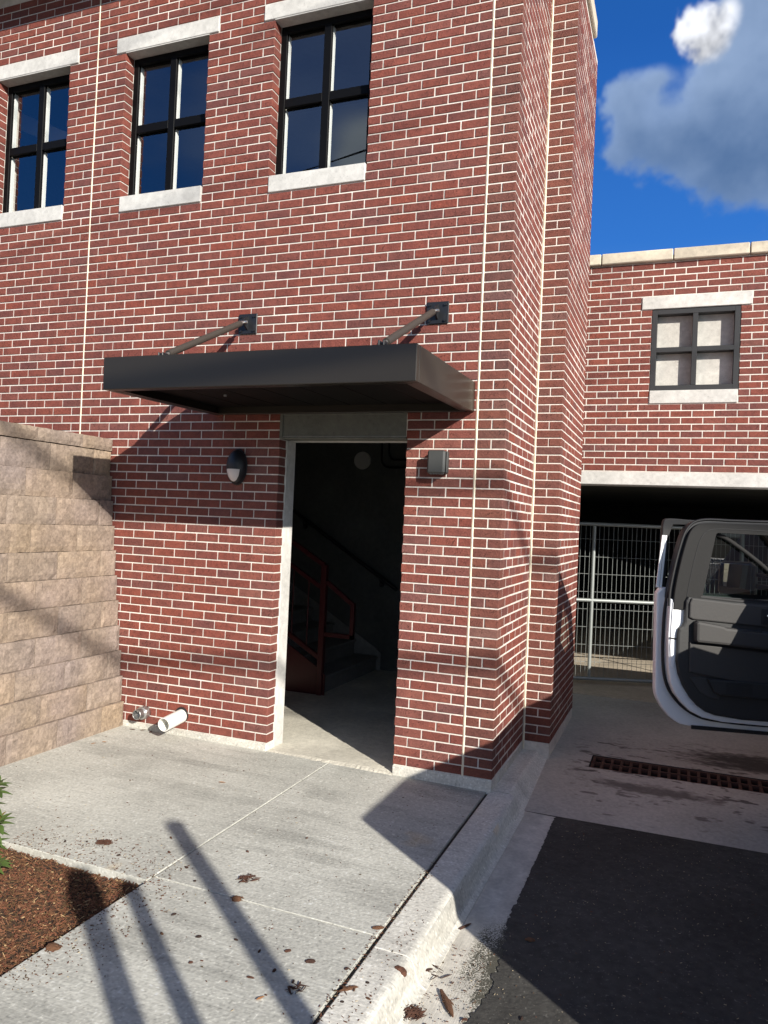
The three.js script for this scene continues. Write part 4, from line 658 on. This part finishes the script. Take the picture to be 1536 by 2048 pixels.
  const inner = [[1.08, .425], [.832, .428], [.486, .447], [.344, .473], [.26, .512], [.2, .565], [.15, .625], [.115, .70], [.097, .80], [.085, 1.02], [.092, 1.27], [1.08, 1.24]];
  const doorMesh = new THREE.Mesh(ext(outer, -.18, -.115, .012), M.whitePaint); doorMesh.name = 'door'; doorMesh.castShadow = doorMesh.receiveShadow = true; doorMesh.position.copy(door.position); doorMesh.rotation.copy(door.rotation); tk.add(doorMesh); const dp = (n, g, m) => part(n, g, m, doorMesh);
  doorMesh.userData.label = 'open white truck door with grey interior trim';
  dp('inner_shell', ext(inner, -.12, -.012, .012), M.whitePaint);
  const tube3 = (pts, z, r, n = 90) => new THREE.TubeGeometry(new THREE.CatmullRomCurve3(pts.map(([x, y]) => V(x, y, z)), false, 'centripetal'), n, r, 8);
  dp('weather_seal', tube3([[.12, 1.36], [.087, 1.25], [.074, 1.03], [.084, .80], [.105, .70], [.135, .635], [.224, .536], [.344, .468], [.486, .442], [.832, .420], [1.08, .418]], -.075, .0115), M.rubber);
  dp('lower_seal', ext([[.31, .372], [1.09, .335], [1.09, .358], [.31, .398]], -.115, -.1, .002), M.rubber);
  // window frame: arch with the glass hole, dark outer seal, grey inner trim
  const arch = (i) => smooth2([[.092 + i, 1.2], [.098 + i, 1.33], [.155 + i, 1.63], [.195 + i * .9, 1.745 - i * .4], [.24 + i * .8, 1.792 - i * .7], [.31 + i * .5, 1.812 - i], [.5, 1.815 - i], [.8, 1.818 - i]], [[1.09 - i, 1.50 - i], [1.11 - i, 1.2]]);
  function smooth2(a, b) { const f = new THREE.CatmullRomCurve3(a.map(([x, y]) => V(x, y, 0)), false, 'centripetal').getPoints(46).map((v) => [v.x, v.y]); return [...f, ...b]; }
  const glassHole = [[.297, 1.29], [.372, 1.70], [.378, 1.728], [.395, 1.738], [.76, 1.735], [1.0, 1.44], [1.0, 1.265]];
  dp('window_frame', ext(arch(0).map(([x, y]) => [x, y - .0]), -.13, -.03, .008, glassHole.map(([x, y]) => [x - .012, y + .004])), M.blackMetal);
  const outArch = smooth2([[.052, 1.22], [.06, 1.33], [.078, 1.62], [.083, 1.79], [.095, 1.812], [.3, 1.815], [.8, 1.822]], [[1.1, 1.52], [1.12, 1.2]]);
  dp('outer_frame', ext(outArch, -.2, -.165, .006, [[.105, 1.3], [.118, 1.7], [.15, 1.785], [.78, 1.795], [1.05, 1.48], [1.05, 1.3]]), M.rubber);
  dp('pillar_strip', ext([[.045, 1.335], [.068, 1.335], [.094, 1.70], [.075, 1.70]], -.166, -.155, .003), M.whitePaint); dp('pillar_strip', ext([[.071, 1.335], [.088, 1.335], [.112, 1.70], [.098, 1.70]], -.170, -.158, .003), M.whitePaint);
  dp('frame_trim', ext(arch(.016).filter(([x, y]) => y > 1.19), -.028, .002, .006, glassHole), M.frameTrim);
  dp('frame_seal', tube3([[.088, 1.22], [.095, 1.34], [.15, 1.625], [.19, 1.742], [.237, 1.795], [.31, 1.817], [.5, 1.819], [.8, 1.822]], -.03, .0095), M.rubber);
  dp('trim_groove', tube3([[.196, 1.28], [.203, 1.34], [.247, 1.58], [.285, 1.70], [.33, 1.745], [.40, 1.757], [.8, 1.757]], .002, .003), M.rubber);
  dp('latch_face', ext([[.106, 1.247], [.149, 1.249], [.146, 1.05], [.135, .86], [.121, .80], [.108, .82], [.099, .95], [.101, 1.1]], -.012, -.004, .002), M.whitePaint);
  dp('latch_slot', ext([[.085, 1.012], [.15, 1.006], [.15, .994], [.1, 1.0]], -.006, -.0015, .001), M.rubber);
  dp('quarter_seal', tube3([[.385, 1.725], [.46, 1.705], [.557, 1.65], [.66, 1.58], [.748, 1.515], [.86, 1.42]], -.06, .015), M.frameTrim);
  dp('window', new THREE.ShapeGeometry(S(glassHole)).translate(0, 0, -.085), M.carGlass);
  dp('window_sweep', ext([[.29, 1.298], [.29, 1.287], [.77, 1.253], [.77, 1.266]], -.05, .004, .002), M.rubber);
  // interior panel
  const pan = [[.199, 1.292], [.183, 1.262], [.178, 1.12], [.166, 1.094], [.142, 1.075], [.134, 1.04], [.135, .85], [.15, .77], [.184, .692], [.235, .615], [.289, .559], [.345, .522], [.41, .50], [.6, .475], [1.09, .455], [1.09, 1.25], [.5, 1.268]];
  dp('trim_panel', ext(pan, -.012, .028, .014), M.trim);
  dp('upper_panel', ext([[.215, 1.286], [.202, 1.25], [.202, 1.155], [.23, 1.142], [.8, 1.105], [1.08, 1.09], [1.08, 1.24], [.5, 1.262]], .026, .045, .009), M.trimGrey);
  dp('armrest', ext([[.232, 1.125], [.245, 1.137], [.41, 1.112], [.44, 1.10], [.8, 1.075], [1.05, 1.06], [1.05, .965], [.8, .955], [.415, .985], [.245, .995], [.234, 1.01]], .026, .095, .018), M.trimGrey);
  dp('lower_panel', ext([[.211, .986], [.78, .935], [.78, .70], [.32, .77], [.215, .79]], .026, .040, .008), M.trimGrey);
  dp('storage_pocket', ext([[.335, .75], [.385, .66], [.42, .642], [.74, .625], [1.05, .62], [1.05, .70], [.72, .735]], .027, .062, .012), M.trim);
  dp('pocket_lip', ext([[.22, .755], [.336, .752], [.385, .662], [.43, .64], [.43, .61], [.36, .62], [.29, .66]], .026, .036, .005), M.trimGrey);
  dp('speaker_grille', plain(Array.from({ length: 9 }, (_, i) => cbox(.46 + (i % 2) * .004, .64 - (i % 2) * .004, .655 + i * .009, .659 + i * .009, .055, .064, .001))), M.rubber);
  dp('panel_seam', tube3([[.213, .99], [.4, .972], [.78, .938]], .041, .003), M.rubber);
  dp('switch_plate', cbox(.52, .68, 1.075, 1.088, .05, .093, .004), M.rubber);
  dp('handle_recess', ext([[.690, 1.235], [.95, 1.225], [.95, 1.12], [.69, 1.13]], .044, .052, .004), M.rubber);
  dp('handle', ext([[.712, 1.187], [.722, 1.20], [.85, 1.195], [.85, 1.175], [.722, 1.178]], .053, .075, .005), M.chrome);
  // door mirror outside the glass
  const turned = (g) => g.rotateY(-.76).translate(.725, 1.4, -.42);
  dp('mirror_housing', turned(ext([[-.12, .10], [-.09, .128], [.10, .13], [.135, .10], [.135, -.10], [.10, -.13], [-.09, -.13], [-.12, -.10]], -.11, -.006, .025)), M.blackMetal);
  dp('mirror_glass', turned(ext([[-.108, .10], [-.098, .112], [.106, .113], [.118, .10], [.118, -.10], [.105, -.115], [-.095, -.115], [-.108, -.10]], -.004, .0, .001)), M.mirror);
  dp('mirror_arm', plain([bar(V(.86, 1.36, -.41), V(1.05, 1.33, -.15), .02, 10), bar(V(.86, 1.44, -.41), V(1.05, 1.42, -.15), .015, 10)]), M.blackMetal);
  dp('hinge', cbox(1.08, 1.14, .6, .7, -.1, -.04, .01), M.blackMetal);
}

// ---------------------------------------------------------------- things behind the camera whose shadows fall in view
{
  const post = (tip, s, r, y0, label, extra) => { const T = V(tip[0] + 1.205 * s, -.075 + .677 * s, tip[1] + s), t = thing('bollard_post', label, 'post', [T.x, y0, T.z]); part('shaft', bar(V(0, 0, 0), V(0, T.y - y0, 0), r, 20), M.galv, t); part('cap', new THREE.SphereGeometry(r * 1.15, 20, 10).scale(1, .6, 1).translate(0, T.y - y0, 0), M.galv, t); if (extra) extra(t, T.y - y0); };
  post([-1.50, 1.44], 3.95, .05, -.2, 'tallest slim steel post standing beside the drive');
  post([-1.25, 2.12], 3.35, .04, -.2, 'thin steel post between two thicker ones beside the drive');
  post([-1.53, 2.14], 3.35, .055, -.2, 'steel post carrying a small round lamp head beside the drive', (t, h) => part('head', new THREE.SphereGeometry(.085, 20, 14).scale(1, 1.5, 1).translate(0, h - .1, 0), M.galv, t));
  [[10.1, 'upper dark overhead cable crossing above the drive'], [8.87, 'lower dark overhead cable crossing above the drive']].forEach(([y, l]) => solo('overhead_cable', bar(V(-34, y, 12 + .19 * 48), V(50, y, 12 - .19 * 36), .045, 8), M.cable, l, 'cable'));
  [[-34, 6.6, 13.5, 25, 13.6, 6.5, 'highest thin service wire above the drive'], [-34, 7.6, 14, 25, 12.6, 6.2, 'middle thin service wire above the drive'], [-34, 6.2, 14.5, 25, 12.0, 6.8, 'lowest thin service wire above the drive']].forEach(([a, b, d, e, f, g, l]) => solo('service_wire', bar(V(a, b, d), V(e, f, g), .011, 6), M.cable, l, 'wire'));
  [[-34, 21.12, 'brown wooden utility pole at the left cable end'], [50, 5.16, 'brown wooden utility pole at the right cable end']].forEach(([x, z, l]) => { const t = thing('utility_pole', l, 'utility pole', [x, -.32, z]); part('shaft', bar(V(0, 0, 0), V(0, 12, 0), .17, 16, .12), M.wood, t); part('cross_arm', cbox(-1.1, 1.1, 10.9, 11.03, -.07, .07, .01), M.wood, t); });
}

// ---------------------------------------------------------------- render
const renderer = new THREE.WebGLRenderer({ antialias: true });
renderer.setSize(768, 1024); renderer.shadowMap.enabled = true;
renderer.toneMapping = THREE.LinearToneMapping; renderer.toneMappingExposure = EXPOSURE;
renderer.render(scene, camera);
